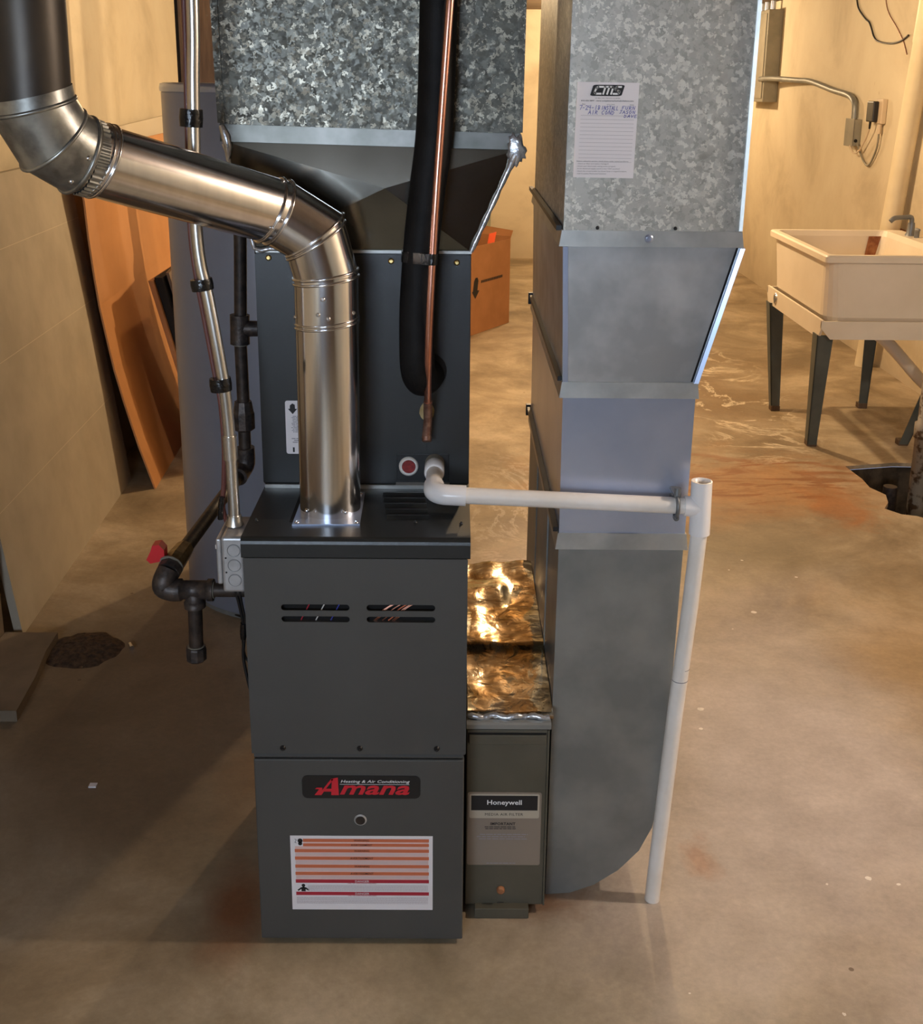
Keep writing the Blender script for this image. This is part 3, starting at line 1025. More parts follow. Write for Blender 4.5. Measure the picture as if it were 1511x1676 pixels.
ts = g.build('tapered_section', 'galv', rd)
g = G()
g.hexa([(.626, DY, 1.502), (.974, DY, 1.502), (.974, DB - .09, 1.502), (.626, DB - .09, 1.502), (.634, DY, ZC - .005), (.985, DY, ZC - .005), (.985, DB - .13, ZC - .005), (.634, DB - .13, ZC - .005)])
up_ = g.build('upper_section', 'spangle', rd)


def collar(z0, z1, x0, x1, yb, mat='flange', flare=.004):
    g = G()
    g.hexa([(x0 - flare - .004, DY - flare - .003, z0), (x1 + flare + .003, DY - flare - .003, z0), (x1 + flare + .003, yb, z0), (x0 - flare - .004, yb, z0),
            (x0 - .003, DY - .004, z1), (x1 + .003, DY - .004, z1), (x1 + .003, yb, z1), (x0 - .003, yb, z1)])
    c = g.build('collar', mat, rd)
    return c


collar(.862, .897, DX + .003, .903, DB - .001)
collar(1.193, 1.226, DX + .001, .906, DB - .001)
collar(1.501, 1.532, .626, .974, DB - .092)
# dark drive cleats on the side facing the furnace
for z, x, yb in ((.899, DX, DB), (1.228, DX - .001, DB - .005), (1.534, .622, DB - .07)):
    cg_ = G().box(x - .009, x + .002, DY + .012, yb + .005, z - .004, z + .006).build('drive_cleat', 'black', rd)
    if z < 1.5:
        G().box(x - .012, x + .002, yb - .004, yb + .012, z - .022, z + .010).build('cleat_tab', 'black', cg_)
# standing corner seams
g = G().hexa([(.6275, DY - .004, 1.533), (.6405, DY - .004, 1.533), (.6405, DY, 1.533), (.6275, DY, 1.533), (.634, DY - .004, ZC - .01), (.647, DY - .004, ZC - .01), (.647, DY, ZC - .01), (.634, DY, ZC - .01)])
g.build('corner_seam', 'spangle', up_)
g = G().hexa([(.970, DY - .004, 1.533), (.9765, DY - .006, 1.533), (.9765, DY + .02, 1.533), (.970, DY, 1.533), (.979, DY - .004, ZC - .01), (.9875, DY - .006, ZC - .01), (.9875, DY + .02, ZC - .01), (.979, DY, ZC - .01)])
g.build('corner_seam', 'flange', up_)
g = G().hexa([(.635, DY - .005, 1.226), (.645, DY - .005, 1.226), (.645, DY, 1.226), (.635, DY, 1.226), (.626, DY - .005, 1.50), (.636, DY - .005, 1.50), (.636, DY, 1.50), (.626, DY, 1.50)])
g.build('edge_flange', 'galv_smooth', ts)
g = G().hexa([(.900, DY - .010, 1.226), (.909, DY - .012, 1.226), (.912, DY + .01, 1.226), (.900, DY, 1.226), (.974, DY - .010, 1.50), (.983, DY - .012, 1.50), (.986, DY + .01, 1.50), (.974, DY, 1.50)])
g.build('edge_flange', 'galv_smooth', ts)
g = G().hexa([(.895, DY - .0012, 1.227), (.899, DY - .0012, 1.227), (.899, DY + .001, 1.227), (.895, DY + .001, 1.227), (.968, DY - .0012, 1.50), (.972, DY - .0012, 1.50), (.972, DY + .001, 1.50), (.968, DY + .001, 1.50)])
g.build('edge_gap', 'black_gap', ts)
for x in (.693, .846):
    screw(up_, x, DY, 1.537, .0028, 'black', h=.0012)
screw(up_, .794, DY - .006, 1.517, .006, 'galv_smooth', name='dimple', h=.002)
# side panel beads on the left face
for y0 in (.42, .78):
    G().box(DX - .0005, DX + .004, y0, y0 + .006, .05, .85).build('side_bead', 'galv_fine', ft)

# service card stuck on the upper duct
sc_ = thing('service_card', 'white service record card with blue handwriting stuck on the upper duct', 'card', (.70, DY - .002, 1.72))
cz0, cz1 = 1.634, 1.812


def cx(u, v):      # slightly sheared sheet coordinates, u across, v up (0..1)
    return (.6405 + .0035 * v + u * .1175, cz0 + v * (cz1 - cz0) - .001 * u)


yc = DY - .0012
cdm = G().add([(*cx(0, 0)[:1], yc, cx(0, 0)[1]), (cx(1, 0)[0], yc, cx(1, 0)[1]), (cx(1, 1)[0], yc, cx(1, 1)[1]), (cx(0, 1)[0], yc, cx(0, 1)[1]),
               (cx(0, 0)[0], yc + .0008, cx(0, 0)[1]), (cx(1, 0)[0], yc + .0008, cx(1, 0)[1]), (cx(1, 1)[0], yc + .0008, cx(1, 1)[1]), (cx(0, 1)[0], yc + .0008, cx(0, 1)[1])],
              [(0, 1, 2, 3), (7, 6, 5, 4), (0, 4, 5, 1), (1, 5, 6, 2), (2, 6, 7, 3), (3, 7, 4, 0)]).build('sheet', 'paper', sc_)
yp = yc - .0004
g = G()
lx, lz, lw, lh = cx(.49, .915)[0], cx(.49, .917)[1], .060, .0205
sh = .30


def L(u, v):       # logo space, u 0..1, v 0..1, slanted
    return (lx - lw / 2 + u * lw + (v - .5) * lh * sh, lz + (v - .5) * lh)


rp = [(a * .5 + .5, b_ * .5 + .5) for a, b_ in rrect(-1, 1, -1, 1, .22)]
polyflat(g, [L(u, v) for u, v in rp], yp)
g.build('logo_badge', 'ink', cdm)
g = G()
for st in ([(.33, .82), (.18, .82), (.13, .72), (.11, .32), (.16, .2), (.32, .2)],
           [(.40, .18), (.40, .82), (.62, .82), (.65, .72), (.65, .18)], [(.525, .82), (.525, .18)],
           [(.90, .82), (.78, .82), (.74, .74), (.75, .56), (.80, .50), (.87, .46), (.90, .36), (.88, .2), (.72, .2)]):
    ribbon(g, [L(u, v) for u, v in st], .0034, yp - .0003)
g.build('logo_letters', 'white_ink', cdm)
g = G()
p = cx(.5, .835)
text(g, 'PO Box 392 | Manteno, IL 60950', p[0], p[1], yp, width=.047, height=.0022, size=.005)
p = cx(.5, .808)
text(g, '815-325-5897 - www.completemechanicalsolutions.com', p[0], p[1], yp, width=.100, height=.0030, size=.005, bold=.00012)
for u_, s_ in ((.12, 'Date'), (.56, 'Service / Repair'), (.9, 'Initials')):
    p = cx(u_, .772)
    text(g, s_, p[0], p[1], yp, height=.0022, size=.005)
for k, (s_, wd) in enumerate([('Before calling for service, check these easily solved problems:', .100), ('- Check air filter and replace if plugged.', .062), ('- Check your thermostat setting and/or program.', .076),
                              ('- Is the electrical supply switch in the "ON" position?', .084), ('- Check the circuit breaker for blown fuses or tripped breakers.', .098), ('- Call Complete Mechanical Solutions', .058)]):
    p = cx(.055, .172 - k * .0265)
    text(g, s_, p[0], p[1], yp, width=wd, height=.0026, size=.005, align='LEFT')
g.build('printed_text', 'ink', cdm)
g = G()
for k in range(13):
    a, b_ = cx(.08, .655 - k * .0405), cx(.95, .655 - k * .0405)
    ribbon(g, [a, b_], .00045, yp)
g.build('ruled_line', 'grey_ink', cdm, kind='stuff')
GL = {'7': [[(0, 1), (.9, 1), (.35, 0)]], '2': [[(0, .8), (.4, 1), (.8, .75), (.1, 0), (.9, .05)]], '4': [[(.1, 1), (.05, .5), (.8, .5)], [(.7, 1), (.6, 0)]],
      '1': [[(.5, 1), (.4, 0)]], '8': [[(.7, .9), (.3, 1), (.2, .75), (.7, .3), (.4, 0), (.15, .2), (.75, .8)]], '-': [[(.1, .45), (.7, .5)]],
      'I': [[(.4, 1), (.35, 0)]], 'N': [[(0, 0), (.15, 1), (.65, 0), (.85, 1)]], 'S': [[(.8, .95), (.3, 1), (.2, .7), (.7, .4), (.5, 0), (0, .1)]],
      'T': [[(0, 1), (.9, 1)], [(.5, 1), (.4, 0)]], 'A': [[(0, 0), (.5, 1), (.8, 0)], [(.2, .4), (.7, .4)]], 'L': [[(.2, 1), (.1, 0), (.7, .05)]],
      'F': [[(.1, 0), (.15, 1), (.8, 1)], [(.1, .55), (.6, .55)]], 'U': [[(.1, 1), (.1, .2), (.4, 0), (.7, .2), (.8, 1)]], 'R': [[(.1, 0), (.15, 1), (.7, .9), (.65, .6), (.1, .5), (.8, 0)]],
      'C': [[(.85, .85), (.4, 1), (.05, .5), (.3, 0), (.8, .1)]], 'O': [[(.4, 1), (.05, .5), (.35, 0), (.75, .4), (.4, 1)]], 'D': [[(.1, 0), (.15, 1), (.75, .6), (.5, .05), (.1, 0)]],
      'J': [[(.3, 1), (.9, 1)], [(.6, 1), (.5, .1), (.1, .1)]], 'V': [[(0, 1), (.35, 0), (.85, 1)]], 'E': [[(.8, 1), (.15, 1), (.1, 0), (.8, .05)], [(.1, .5), (.6, .5)]], ' ': []}
g = G()


def scrawl(s_, u0, v0, wch, hch, slope=0):
    u_ = u0
    for ch in s_:
        for st in GL[ch]:
            ribbon(g, [cx(u_ + wch * (a + .12 * b_ + random.uniform(-.06, .06)), v0 + slope * (u_ - u0) + hch * (b_ + random.uniform(-.06, .06))) for a, b_ in st], .0009, yp - .0002)
        u_ += wch * 1.12


scrawl('7-24-18', .05, .715, .044, .045)
scrawl('INSTALL', .41, .715, .036, .040)
scrawl('FURN', .74, .720, .050, .038)
scrawl('AIR COND', .20, .668, .048, .040)
scrawl('JASON', .70, .680, .048, .032)
scrawl('DAVE', .78, .640, .050, .030)
g.build('handwriting', 'blue_ink', cdm, 'blue pen handwriting')

# ------------------------------------------------------------------ air filter cabinet
fc = thing('air_filter_cabinet', 'olive grey media air filter cabinet between the furnace and the return duct', 'air filter', (.53, .4, 0))
FX0, FX1, FY = .4465, .626, .10
fb = G().box(FX0, FX1, FY + .012, .87, .022, .470, .003).build('housing', 'filter', fc)
g = G().prism([(.87, .470), (.87, .486), (FY + .06, .486), (FY, .484), (FY - .004, .480), (FY - .004, .470)], 'x', FX0, FX1 + .003)
g.build('top_flange', 'galv_fine', fc)
dd = G().box(FX0 + .001, FX1 - .004, FY, FY + .013, .022, .466, .002).build('door', 'filter', fc)
G().box(FX0 + .006, FX1 - .007, FY - .004, FY, .432, .455, .0015).build('handle_lip', 'filter', dd)
G().box(FX0 + .006, FX1 - .007, FY - .0012, FY + .001, .4555, .459).box(FX0 + .003, FX0 + .006, FY - .0012, FY + .001, .435, .459).build('handle_gap', 'black_gap', dd)
G().box(FX1 - .004, FX1, FY - .002, FY + .012, .022, .466).build('side_lip', 'filter', fc)
G().box(FX0 + .022, FX1 - .036, FY - .020, FY + .01, .0, .026, .002).build('foot_plate', 'filter', fc)
lb = G().prism(rrect(.4505, .6130, .127, .312, .005), 'y', FY - .0012, FY).build('filter_label', 'tan_label', dd, 'tan instruction label with a black brand panel')
y = FY - .0016
g = G()
polyflat(g, rrect(.4545, .6085, .2475, .3085, .004), y)
g.build('label_panel', 'cream_label', lb)
g = G()
quad(g, .4585, .6045, .2675, .3045, y - .0003)
g.build('brand_panel', 'ink', lb)
g = G()
text(g, 'Honeywell', .5315, .2860, y - .0006, width=.076, height=.0155, bold=.0003, size=.02)
g.build('brand_lettering', 'white_ink', lb)
g = G()
text(g, 'MEDIA AIR FILTER', .531, .2575, y - .0004, width=.084, height=.0065, size=.01, spacing=1.1)
text(g, 'IMPORTANT', .529, .2335, y - .0004, width=.055, height=.0072, size=.01, bold=.0003, spacing=1.1)
g.build('label_words', 'ink', lb)
fine_print(.483, .566, .218, .2265, .0046, y - .0003, 'ink', lb, .38, ragged=.01)
fine_print(.470, .588, .1935, .2075, .0058, y - .0003, 'grey_ink', lb, .35, ragged=.01)
fine_print(.490, .565, .128, .133, .0048, y - .0003, 'grey_ink', lb, .4, ragged=.01)
G().tube([(.527, FY - .0005, .062), (.527, FY - .006, .062), (.527, FY - .008, .062)], [.0095, .009, .006], 18).build('indicator_knob', 'rust', dd, 'red brown round knob')
g = G()
text(g, 'OPEN', .527, .0275, FY - .001, height=.0045, size=.008, bold=.0003)
g.build('small_mark', 'ink', dd)

# foil faced top of the return boot behind the filter
nx, ny = 26, 90
vs, fs = [], []
from mathutils import noise as mn
for j in range(ny + 1):
    for i in range(nx + 1):
        x = .449 + (.6345 - .449) * i / nx
        yy = .112 + (.935 - .112) * j / ny
        z = .4935 + .010 * mn.noise(Vector((x * 14, yy * 8, 1))) + .0022 * abs(mn.noise(Vector((x * 60, yy * 60, 5))))
        if yy > .40:
            z += .010 * min(1, (yy - .40) / .02)
        if .62 < yy < .80 and x < .56:
            z += .010 * math.sin((yy - .62) / .18 * math.pi) * min(1, (.56 - x) / .02)
        if j == 0 or j == ny:
            z = .4865
        vs.append((x, yy, z))
for j in range(ny):
    for i in range(nx):
        a = j * (nx + 1) + i
        fs.append((a, a + 1, a + nx + 2, a + nx + 1))
G().add(vs, fs, True).build('foil_facing', 'foil', fc, 'crinkled foil with warm light tinted into its colour')
G().box(.449, .634, .872, .935, 0, .485).build('rear_boot', 'galv_fine', fc)
G().tube([(x, .116 + .003 * math.sin(x * 90), .489 + .002 * math.sin(x * 140)) for x in [.450 + .0065 * k for k in range(28)]], [.005 + .0025 * abs(math.sin(k * 1.9)) for k in range(28)], 8).build('foil_tape', 'silver_tape', fc)

# ------------------------------------------------------------------ condensate drain
cdn = thing('condensate_drain', 'white plastic drain pipe crossing the duct front and dropping to the floor', 'pipe', (.9, .13, 0))
DYP = .118
G().tube([(.373, CY - .002, 1.007), (.373, CY - .022, 1.005)], [.0215, .0215], 24).build('threaded_adapter', 'dope', cdn, 'thread sealant smeared adapter')
G().tube([(.373, CY - .020, 1.005), (.373, CY - .026, 1.005), (.373, CY - .060, 1.003), (.373, CY - .062, 1.003)], [.0195, .0215, .0215, .019], 24).build('coupling', 'pvc_fit', cdn)
G().tube([(.373, CY - .05, 1.003), (.374, DYP + .03, .999)], .0172, 24).build('pipe', 'pvc', cdn)
c = (.374 + .03, DYP + .03)
el = [(.374, DYP + .05, .998)]
for k in range(7):
    t = math.radians(180 + 90 * k / 6)
    el.append((c[0] + .030 * math.cos(t), c[1] + .030 * math.sin(t), .997 - .001 * k / 6))
el.append((.440, DYP, .9945))
G().tube(el, .0215, 24).build('elbow', 'pvc_fit', cdn)
G().tube([(.432, DYP, .995), (.905, DYP, .975)], .0172, 24).build('pipe', 'pvc', cdn)
tee = G().tube([(.9215, DYP, 1.030), (.9235, DYP, .915)], [.0215, .0215], 28, (False, True)).tube([(.888, DYP, .9757), (.922, DYP, .974)], .0212, 24)
te = tee.build('tee', 'pvc_fit', cdn)
G().tube([(.9215, DYP, 1.0302), (.9215, DYP, 1.0295), (.922, DYP, .99)], [.0215, .0165, .0165], 28, (False, False)).tube([(.922, DYP, 1.004), (.922, DYP, 1.003)], .0166, 24).build('tee_mouth', 'pvc', te)
G().tube([(.9235, DYP, .93), (.916, .124, .75), (.902, .135, .50), (.884, .145, .12), (.879, .148, 0.0)], .0172, 24).build('drop_pipe', 'pvc', cdn)
g = G()
for z, x in ((.601, .908), (.573, .9062)):
    g.tube([(x, .131, z), (x, .131, z - .0015)], .0175, 24)
g.build('joint_line', 'grey_ink', cdn)
cm = thing('pipe_clamp', 'grey metal clamp holding the white drain pipe against the duct', 'clamp', (.872, DYP, .976))
g = G()
ring = [(.872, DYP + .0225 * math.cos(2 * math.pi * k / 24), .9765 + .0225 * math.sin(2 * math.pi * k / 24)) for k in range(25)]
g.tube(ring, .0042, 8, (False, False))
cmo = g.build('clamp_ring', 'clamp', cm)
g = G().box(.865, .879, DYP - .012, DY - .001, .9975, 1.003, .001).tube([(.872, DYP - .006, 1.002), (.872, DYP - .006, 1.017)], [.008, .007], 12).box(.867, .878, DYP - .010, DYP + .005, .948, .956, .001)
g.box(.866, .878, DYP + .018, DY - .001, .965, .988)
g.build('clamp_ear', 'clamp', cm)
screw(cm, .872, DYP - .0125, .952, .004, 'clamp')

# ------------------------------------------------------------------ electrical conduit and switch box
co = thing('steel_conduit', 'bent steel electrical conduit with black tape bands dropping to the junction box', 'conduit', (-.03, .09, .95))
cpth = smooth_path([(-.060, .10, ZC - .002), (-.063, .10, 1.98), (-.070, .10, 1.80), (-.074, .10, 1.70), (-.0775, .10, 1.60), (-.078, .10, 1.525), (-.074, .10, 1.47), (-.063, .10, 1.405), (-.046, .10, 1.28), (-.038, .10, 1.205), (-.034, .10, 1.12), (-.033, .10, 1.06), (-.031, .095, .955), (-.031, .093, .935)], 5)
G().tube(cpth, .0118, 18).build('tube', 'emt', co)
G().tube([(-.0345, .10, 1.125), (-.0335, .10, 1.075)], [.0145, .0145], 18).build('coupling', 'emt', co)
G().tube([(-.031, .094, .958), (-.031, .094, .946), (-.031, .094, .9375)], [.0145, .016, .0185], 20).build('box_connector', 'emt', co)
cb = thing('brown_cable', 'thin red brown cable taped along the back of the steel conduit', 'cable', (-.07, .115, 1.0))
cpt = smooth_path([(-.078, .115, ZC - .002), (-.082, .115, 1.98), (-.088, .115, 1.74), (-.094, .116, 1.55), (-.088, .116, 1.45), (-.077, .120, 1.36), (-.060, .118, 1.24), (-.052, .115, 1.19), (-.050, .12, 1.10), (-.056, .13, 1.02), (-.062, .135, .96), (-.058, .150, .92)], 5)
G().tube(cpt, .0052, 10).build('sheath', 'cable', cb)
for (x, z, x2, z2, lab) in ((-.077, 1.757, -.079, 1.725, 'top band of black tape on the steel conduit by the duct'), (-.0755, 1.440, -.0725, 1.418, 'middle band of black tape on the steel conduit at its bend'), (-.0485, 1.243, -.0465, 1.217, 'lowest band of black tape on the steel conduit')):
    tag(G().tube([(x, .104, z), ((x + x2) / 2, .104, (z + z2) / 2), (x2, .104, z2)], [.0212, .0222, .0212], 16).build('tape_band', 'tape'), lab, 'tape')
G().tube(smooth_path([(-.052, .085, 1.0), (-.056, .085, .975), (-.058, .088, .952)], 4), [.006] * 9, 10).build('tape_wrap', 'tape', cb, 'shiny black tape wrap')
jb = thing('junction_box', 'small galvanised switch box with round knockouts on the furnace side', 'electrical box', (-.028, .09, .82))
BX0, BX1, BY0, BY1, BZ0, BZ1 = -.0475, -.0025, .030, .150, .816, .935
bx = G().box(BX0, BX1, BY0, BY1, BZ0, BZ1, .006).build('box_body', 'box_metal', jb)
for z in (.907, .875, .843):
    g = G()
    bead(g, [(-.0225 + .0125 * math.cos(2 * math.pi * k / 28), BY0 + .0004, z + .0125 * math.sin(2 * math.pi * k / 28)) for k in range(28)], .0009, 6)
    g.tube([(-.0225, BY0 + .001, z), (-.0225, BY0 - .0006, z)], [.0118, .0114], 24)
    g.build('knockout', 'box_metal', bx)
    bead(G(), [(-.0225 + .0128 * math.cos(2 * math.pi * k / 28), BY0 - .0002, z + .0128 * math.sin(2 * math.pi * k / 28)) for k in range(28)], .0006, 6).build('knockout_rim', 'clamp', bx)
for z in (.891, .860):
    G().cyl((-.039, BY0 + .001, z), (-.039, BY0 - .0008, z), .0018, seg=12).build('hole', 'black_gap', bx)
cv = G().box(-.0585, -.0480, .034, .152, .832, .930, .0035).build('cover_plate', 'box_metal', jb)
G().box(-.072, -.058, .088, .096, .885, .895, .002).build('toggle', 'white_pl', cv)
bc = thing('black_cables', 'pair of thin black cables hanging below the junction box beside the furnace', 'cable', (-.03, .10, .6))
for i, pts in enumerate([[(-.038, .08, .818), (-.032, .09, .78), (-.026, .10, .73), (-.024, .11, .69), (-.030, .115, .63), (-.022, .115, .57), (-.008, .115, .50), (-.004, .12, .42)],
                         [(-.026, .08, .818), (-.024, .09, .77), (-.020, .10, .72), (-.030, .12, .685), (-.028, .12, .63), (-.012, .12, .60), (-.006, .12, .55)]]):
    G().tube(smooth_path(pts, 5), .0028 if i else .0036, 8).build('wire', 'black', bc)
G().tube([(-.024, .105, .712), (-.026, .11, .69), (-.028, .112, .672)], [.007, .008, .006], 10).build('tape_wrap', 'tape', bc)

# ------------------------------------------------------------------ gas pipe
gp_ = thing('gas_pipe', 'black iron gas pipe with red handled valve and drip leg left of the furnace', 'pipe', (-.12, .3, .62))
GX, GY = -.108, .65
G().tube([(GX + .012, GY, ZC - .002), (GX + .010, GY, 1.44), (GX + .003, GY, 1.26)], .0155, 18).build('riser', 'iron', gp_)
G().tube([(GX + .001, GY, 1.262), (GX, GY, 1.28 - .05), (GX - .001, GY, 1.19)], [.024, .0235, .024], 18).build('tee', 'iron_fit', gp_)
G().tube([(GX, GY, 1.228), (GX + .045, GY, 1.228)], [.021, .019], 16).tube([(GX + .04, GY, 1.228), (-.004, GY, 1.228)], .0145, 14).build('branch', 'iron_fit', gp_)
G().tube([(GX, GY, 1.20), (GX + .001, GY, 1.04)], .0155, 18).build('pipe', 'iron', gp_)
G().tube([(GX, GY, 1.045), (GX, GY, 1.02), (GX, GY, 1.015), (GX, GY, .975), (GX, GY, .97)], [.021, .025, .027, .027, .021], 10, smooth=False).build('union', 'iron_fit', gp_)
G().tube([(GX, GY, .975), (GX, GY, .91)], .0155, 18).build('pipe', 'iron', gp_)
G().tube(smooth_path([(GX, GY, .925), (GX, GY, .885), (GX - .008, GY - .015, .868), (GX - .012, GY - .045, .862)], 4), .0235, 18).build('elbow', 'iron_fit', gp_)
G().tube([(GX - .011, GY - .03, .863), (-.165, .165, .838)], .0155, 18).build('sloping_pipe', 'iron', gp_)
vb = G().tube([(-.162, .200, .840), (-.168, .150, .836), (-.173, .118, .830)], [.020, .023, .022], 8, smooth=False).build('valve', 'valve_body', gp_, 'tarnished valve body')
g = G().prism([(-.224, .846), (-.216, .838), (-.198, .842), (-.186, .848), (-.186, .868), (-.196, .880), (-.210, .878), (-.214, .866)], 'y', .122, .150)
g.build('valve_handle', 'red', vb, 'red valve handle')
G().tube([(-.172, .122, .832), (-.176, .108, .826)], [.025, .025], 8, smooth=False).build('valve_nut', 'iron_fit', gp_)
G().tube(smooth_path([(-.176, .112, .828), (-.183, .100, .812), (-.184, .098, .797), (-.168, .098, .790), (-.150, .098, .790)], 5), [.0235] * 21, 18).build('elbow', 'iron_fit', gp_)
g = G().tube([(-.158, .099, .790), (-.148, .099, .790), (-.1475, .099, .790), (-.095, .099, .790), (-.094, .099, .790), (-.082, .099, .790)], [.0235, .0235, .020, .020, .0235, .0235], 18)
g.tube([(-.122, .099, .79), (-.1225, .099, .765), (-.1225, .099, .764), (-.1225, .099, .752)], [.019, .019, .0225, .0225], 18)
g.build('drip_tee', 'iron_fit', gp_)
G().tube([(-.086, .099, .790), (.003, .099, .790)], .0145, 16).build('nipple', 'iron', gp_)
G().tube([(-.1225, .099, .755), (-.125, .099, .655)], .0150, 16).build('drip_leg', 'iron', gp_)
G().tube([(-.1252, .099, .660), (-.1254, .099, .656), (-.1258, .099, .632), (-.1258, .099, .628)], [.0205, .0215, .0215, .018], 10, smooth=False).build('drip_cap', 'iron_fit', gp_)
g = G()
for a, b_, r in (((-.082, .099, .79), (-.080, .099, .79), .018), ((-.1225, .099, .753), (-.1226, .099, .750), .018), ((-.1251, .099, .661), (-.1251, .099, .663), .018), ((GX, GY, 1.187), (GX, GY, 1.190), .019), ((-.173, .125, .834), (-.1735, .1225, .833), .0265)):
    g.tube([a, b_], r, 16)
g.build('thread_sealant', 'dope', gp_)

# ------------------------------------------------------------------ water heater
hx, hy, hr = -.185, 1.93, .385
wh = thing('water_heater', 'tall pale blue grey cylindrical tank behind the furnace and gas pipe', 'water heater', (hx, hy, 0))
g = G().tube([(hx, hy, .02), (hx, hy, .026), (hx, hy, 1.768), (hx, hy, 1.775)], [hr - .006, hr, hr, hr - .004], 96)
g.build('tank', 'heater', wh)
G().tube([(hx, hy, 0), (hx, hy, .022)], hr - .012, 64).build('base_ring', 'galv_fine', wh)
G().tube([(hx, hy, 1.772), (hx, hy, 1.782), (hx, hy, 1.797), (hx, hy, 1.80)], [hr + .004, hr + .005, hr + .002, hr - .012], 96).build('top_cap', 'galv_smooth', wh)
G().tube([(hx, hy, 1.79), (hx, hy, 1.83), (hx, hy, 1.87)], [.09, .06, .05], 24).build('draft_hood', 'galv', wh)
G().tube(smooth_path([(-.41, 1.66, .0), (-.30, 1.56, .012), (-.17, 1.50, .006), (.0, 1.48, .004)], 5), .004, 8).build('wire', 'black', wh)

# ------------------------------------------------------------------ boards leaning on the left wall
# white sheet: bottom edge out from the wall, top edge against it
g = G()
b0, b1 = Vector((-1.034, 1.446, 0)), Vector((-1.099, 3.037, 0))
t0, t1 = Vector((-1.215, 1.446, 1.475)), Vector((-1.280, 3.037, 1.475))
th = Vector((-.028, 0, 0))
ws = thing('white_wallboard', 'large off-white board leaning against the left wall, its long edge on the floor', 'board', (-1.07, 2.2, 0))
g.hexa([b0, b1, b1 + th, b0 + th, t0, t1, t1 + th, t0 + th])
wso = g.build('sheet', 'white_sheet', ws)
for k, zz in enumerate((.42, .86, 1.22)):
    a, b_ = b0.lerp(t0, zz / 1.475), b1.lerp(t1, zz / 1.475)
    o = Vector((.0008, 0, 0))
    dz = Vector((-.0003, 0, .0022))
    G().add([a + o, b_ + o, b_ + o + dz, a + o + dz], [(0, 1, 2, 3)]).build('seam_line', 'white_edge', wso)
# bowed tan hardboard
prof = [(-.954, 0), (-1.014, .2), (-1.066, .406), (-1.100, .56), (-1.125, .714), (-1.145, .85), (-1.158, .986), (-1.170, 1.15), (-1.176, 1.302), (-1.190, 1.42), (-1.21, 1.505)]
ob = thing('tan_hardboard', 'bowed orange tan hardboard sheet leaning behind the off-white board', 'board', (-1.0, 3.4, 0))
rows = []
for x, z in prof:
    rows.append([Vector((x, 2.913, z)), Vector((x - .10, 5.0, z)), Vector((x - .108, 5.0, z)), Vector((x - .008, 2.913, z))])
G().rings(rows, (True, True), False).build('sheet', 'orange_sheet', ob)
ps = thing('pale_backing_board', 'pale cream board edge showing above the tan hardboard by the left wall', 'board', (-1.3, 4, 0))
G().hexa([(-1.22, 3.1, 0), (-1.26, 5.3, 0), (-1.275, 5.3, 0), (-1.235, 3.1, 0), (-1.33, 3.1, 1.545), (-1.37, 5.3, 1.60), (-1.385, 5.3, 1.60), (-1.345, 3.1, 1.545)]).build('sheet', 'white_edge', ps)
# old picture frame and a small pale carton tucked between boards and tank
pf = thing('leaning_picture_frame', 'old brown framed panel leaning between the tan hardboard and the tank', 'picture frame', (-.85, 3.3, 0))
g = G()


def slab(x_b, x_t, z_b, z_t, y0, y1, th_, rise=0):
    return [(x_b, y0, z_b), (x_b + th_, y0, z_b), (x_b + th_, y1, z_b), (x_b, y1, z_b), (x_t, y0, z_t), (x_t + th_, y0, z_t), (x_t + th_, y1, z_t + rise), (x_t, y1, z_t + rise)]


G().hexa(slab(-.775, -1.004, 0, .913, 3.20, 3.75, .022)).build('frame_rail', 'cardboard', pf)
G().hexa(slab(-.750, -.980, 0.01, .925, 3.22, 3.73, .035)).build('backing', 'black_gap', pf)
G().hexa(slab(-.700, -.930, 0.02, .945, 3.24, 3.72, .014, .05)).build('front_rail', 'brown_wood', pf)
G().hexa(slab(-.675, -.885, 0.10, .885, 3.23, 3.70, .006)).build('picture_panel', 'orange_sheet', pf)
ct = thing('pale_carton', 'small pale carton perched above the leaning picture frame beside the tank', 'box', (-.9, 3.9, 0))
G().hexa(slab(-.84, -.955, 0, 1.085, 3.76, 3.83, .12, .02)).build('carton_side', 'paper', ct)
# wood post behind the tank
wp = thing('wood_post', 'brown wooden post standing on the floor behind the tank', 'post', (-.85, 3.90, 0))
g = G().box(-.932, -.770, 3.85, 3.95, 0, ZC - .002, .003)
g.build('post', 'brown_wood', wp)
G().box(-.963, -.946, 3.845, 3.89, 0, ZC - .002).build('edge_strip', 'black_gap', wp)
G().box(-.946, -.932, 3.84, 3.91, 0, ZC - .002).build('edge_strip', 'brown_wood', wp)

# ------------------------------------------------------------------ cardboard box and things seen in the gap
bxx = thing('cardboard_box', 'open brown cardboard box with a black arrow mark on the floor behind the coil cabinet', 'box', (.6, 6.7, 0))
P0, P1 = Vector((.455, 6.16, 0)), Vector((.834, 6.80, 0))
P3 = P0 + Vector((-.42, .26, 0))
P2 = P1 + Vector((-.42, .26, 0))
HB = .655


def wallpanel(a, b_, z0, z1, th_=.006):
    n_ = (b_ - a).cross(Vector((0, 0, 1))).normalized() * th_
    return G().hexa([a + Vector((0, 0, z0)), b_ + Vector((0, 0, z0)), b_ - n_ + Vector((0, 0, z0)), a - n_ + Vector((0, 0, z0)), a + Vector((0, 0, z1)), b_ + Vector((0, 0, z1)), b_ - n_ + Vector((0, 0, z1)), a - n_ + Vector((0, 0, z1))])


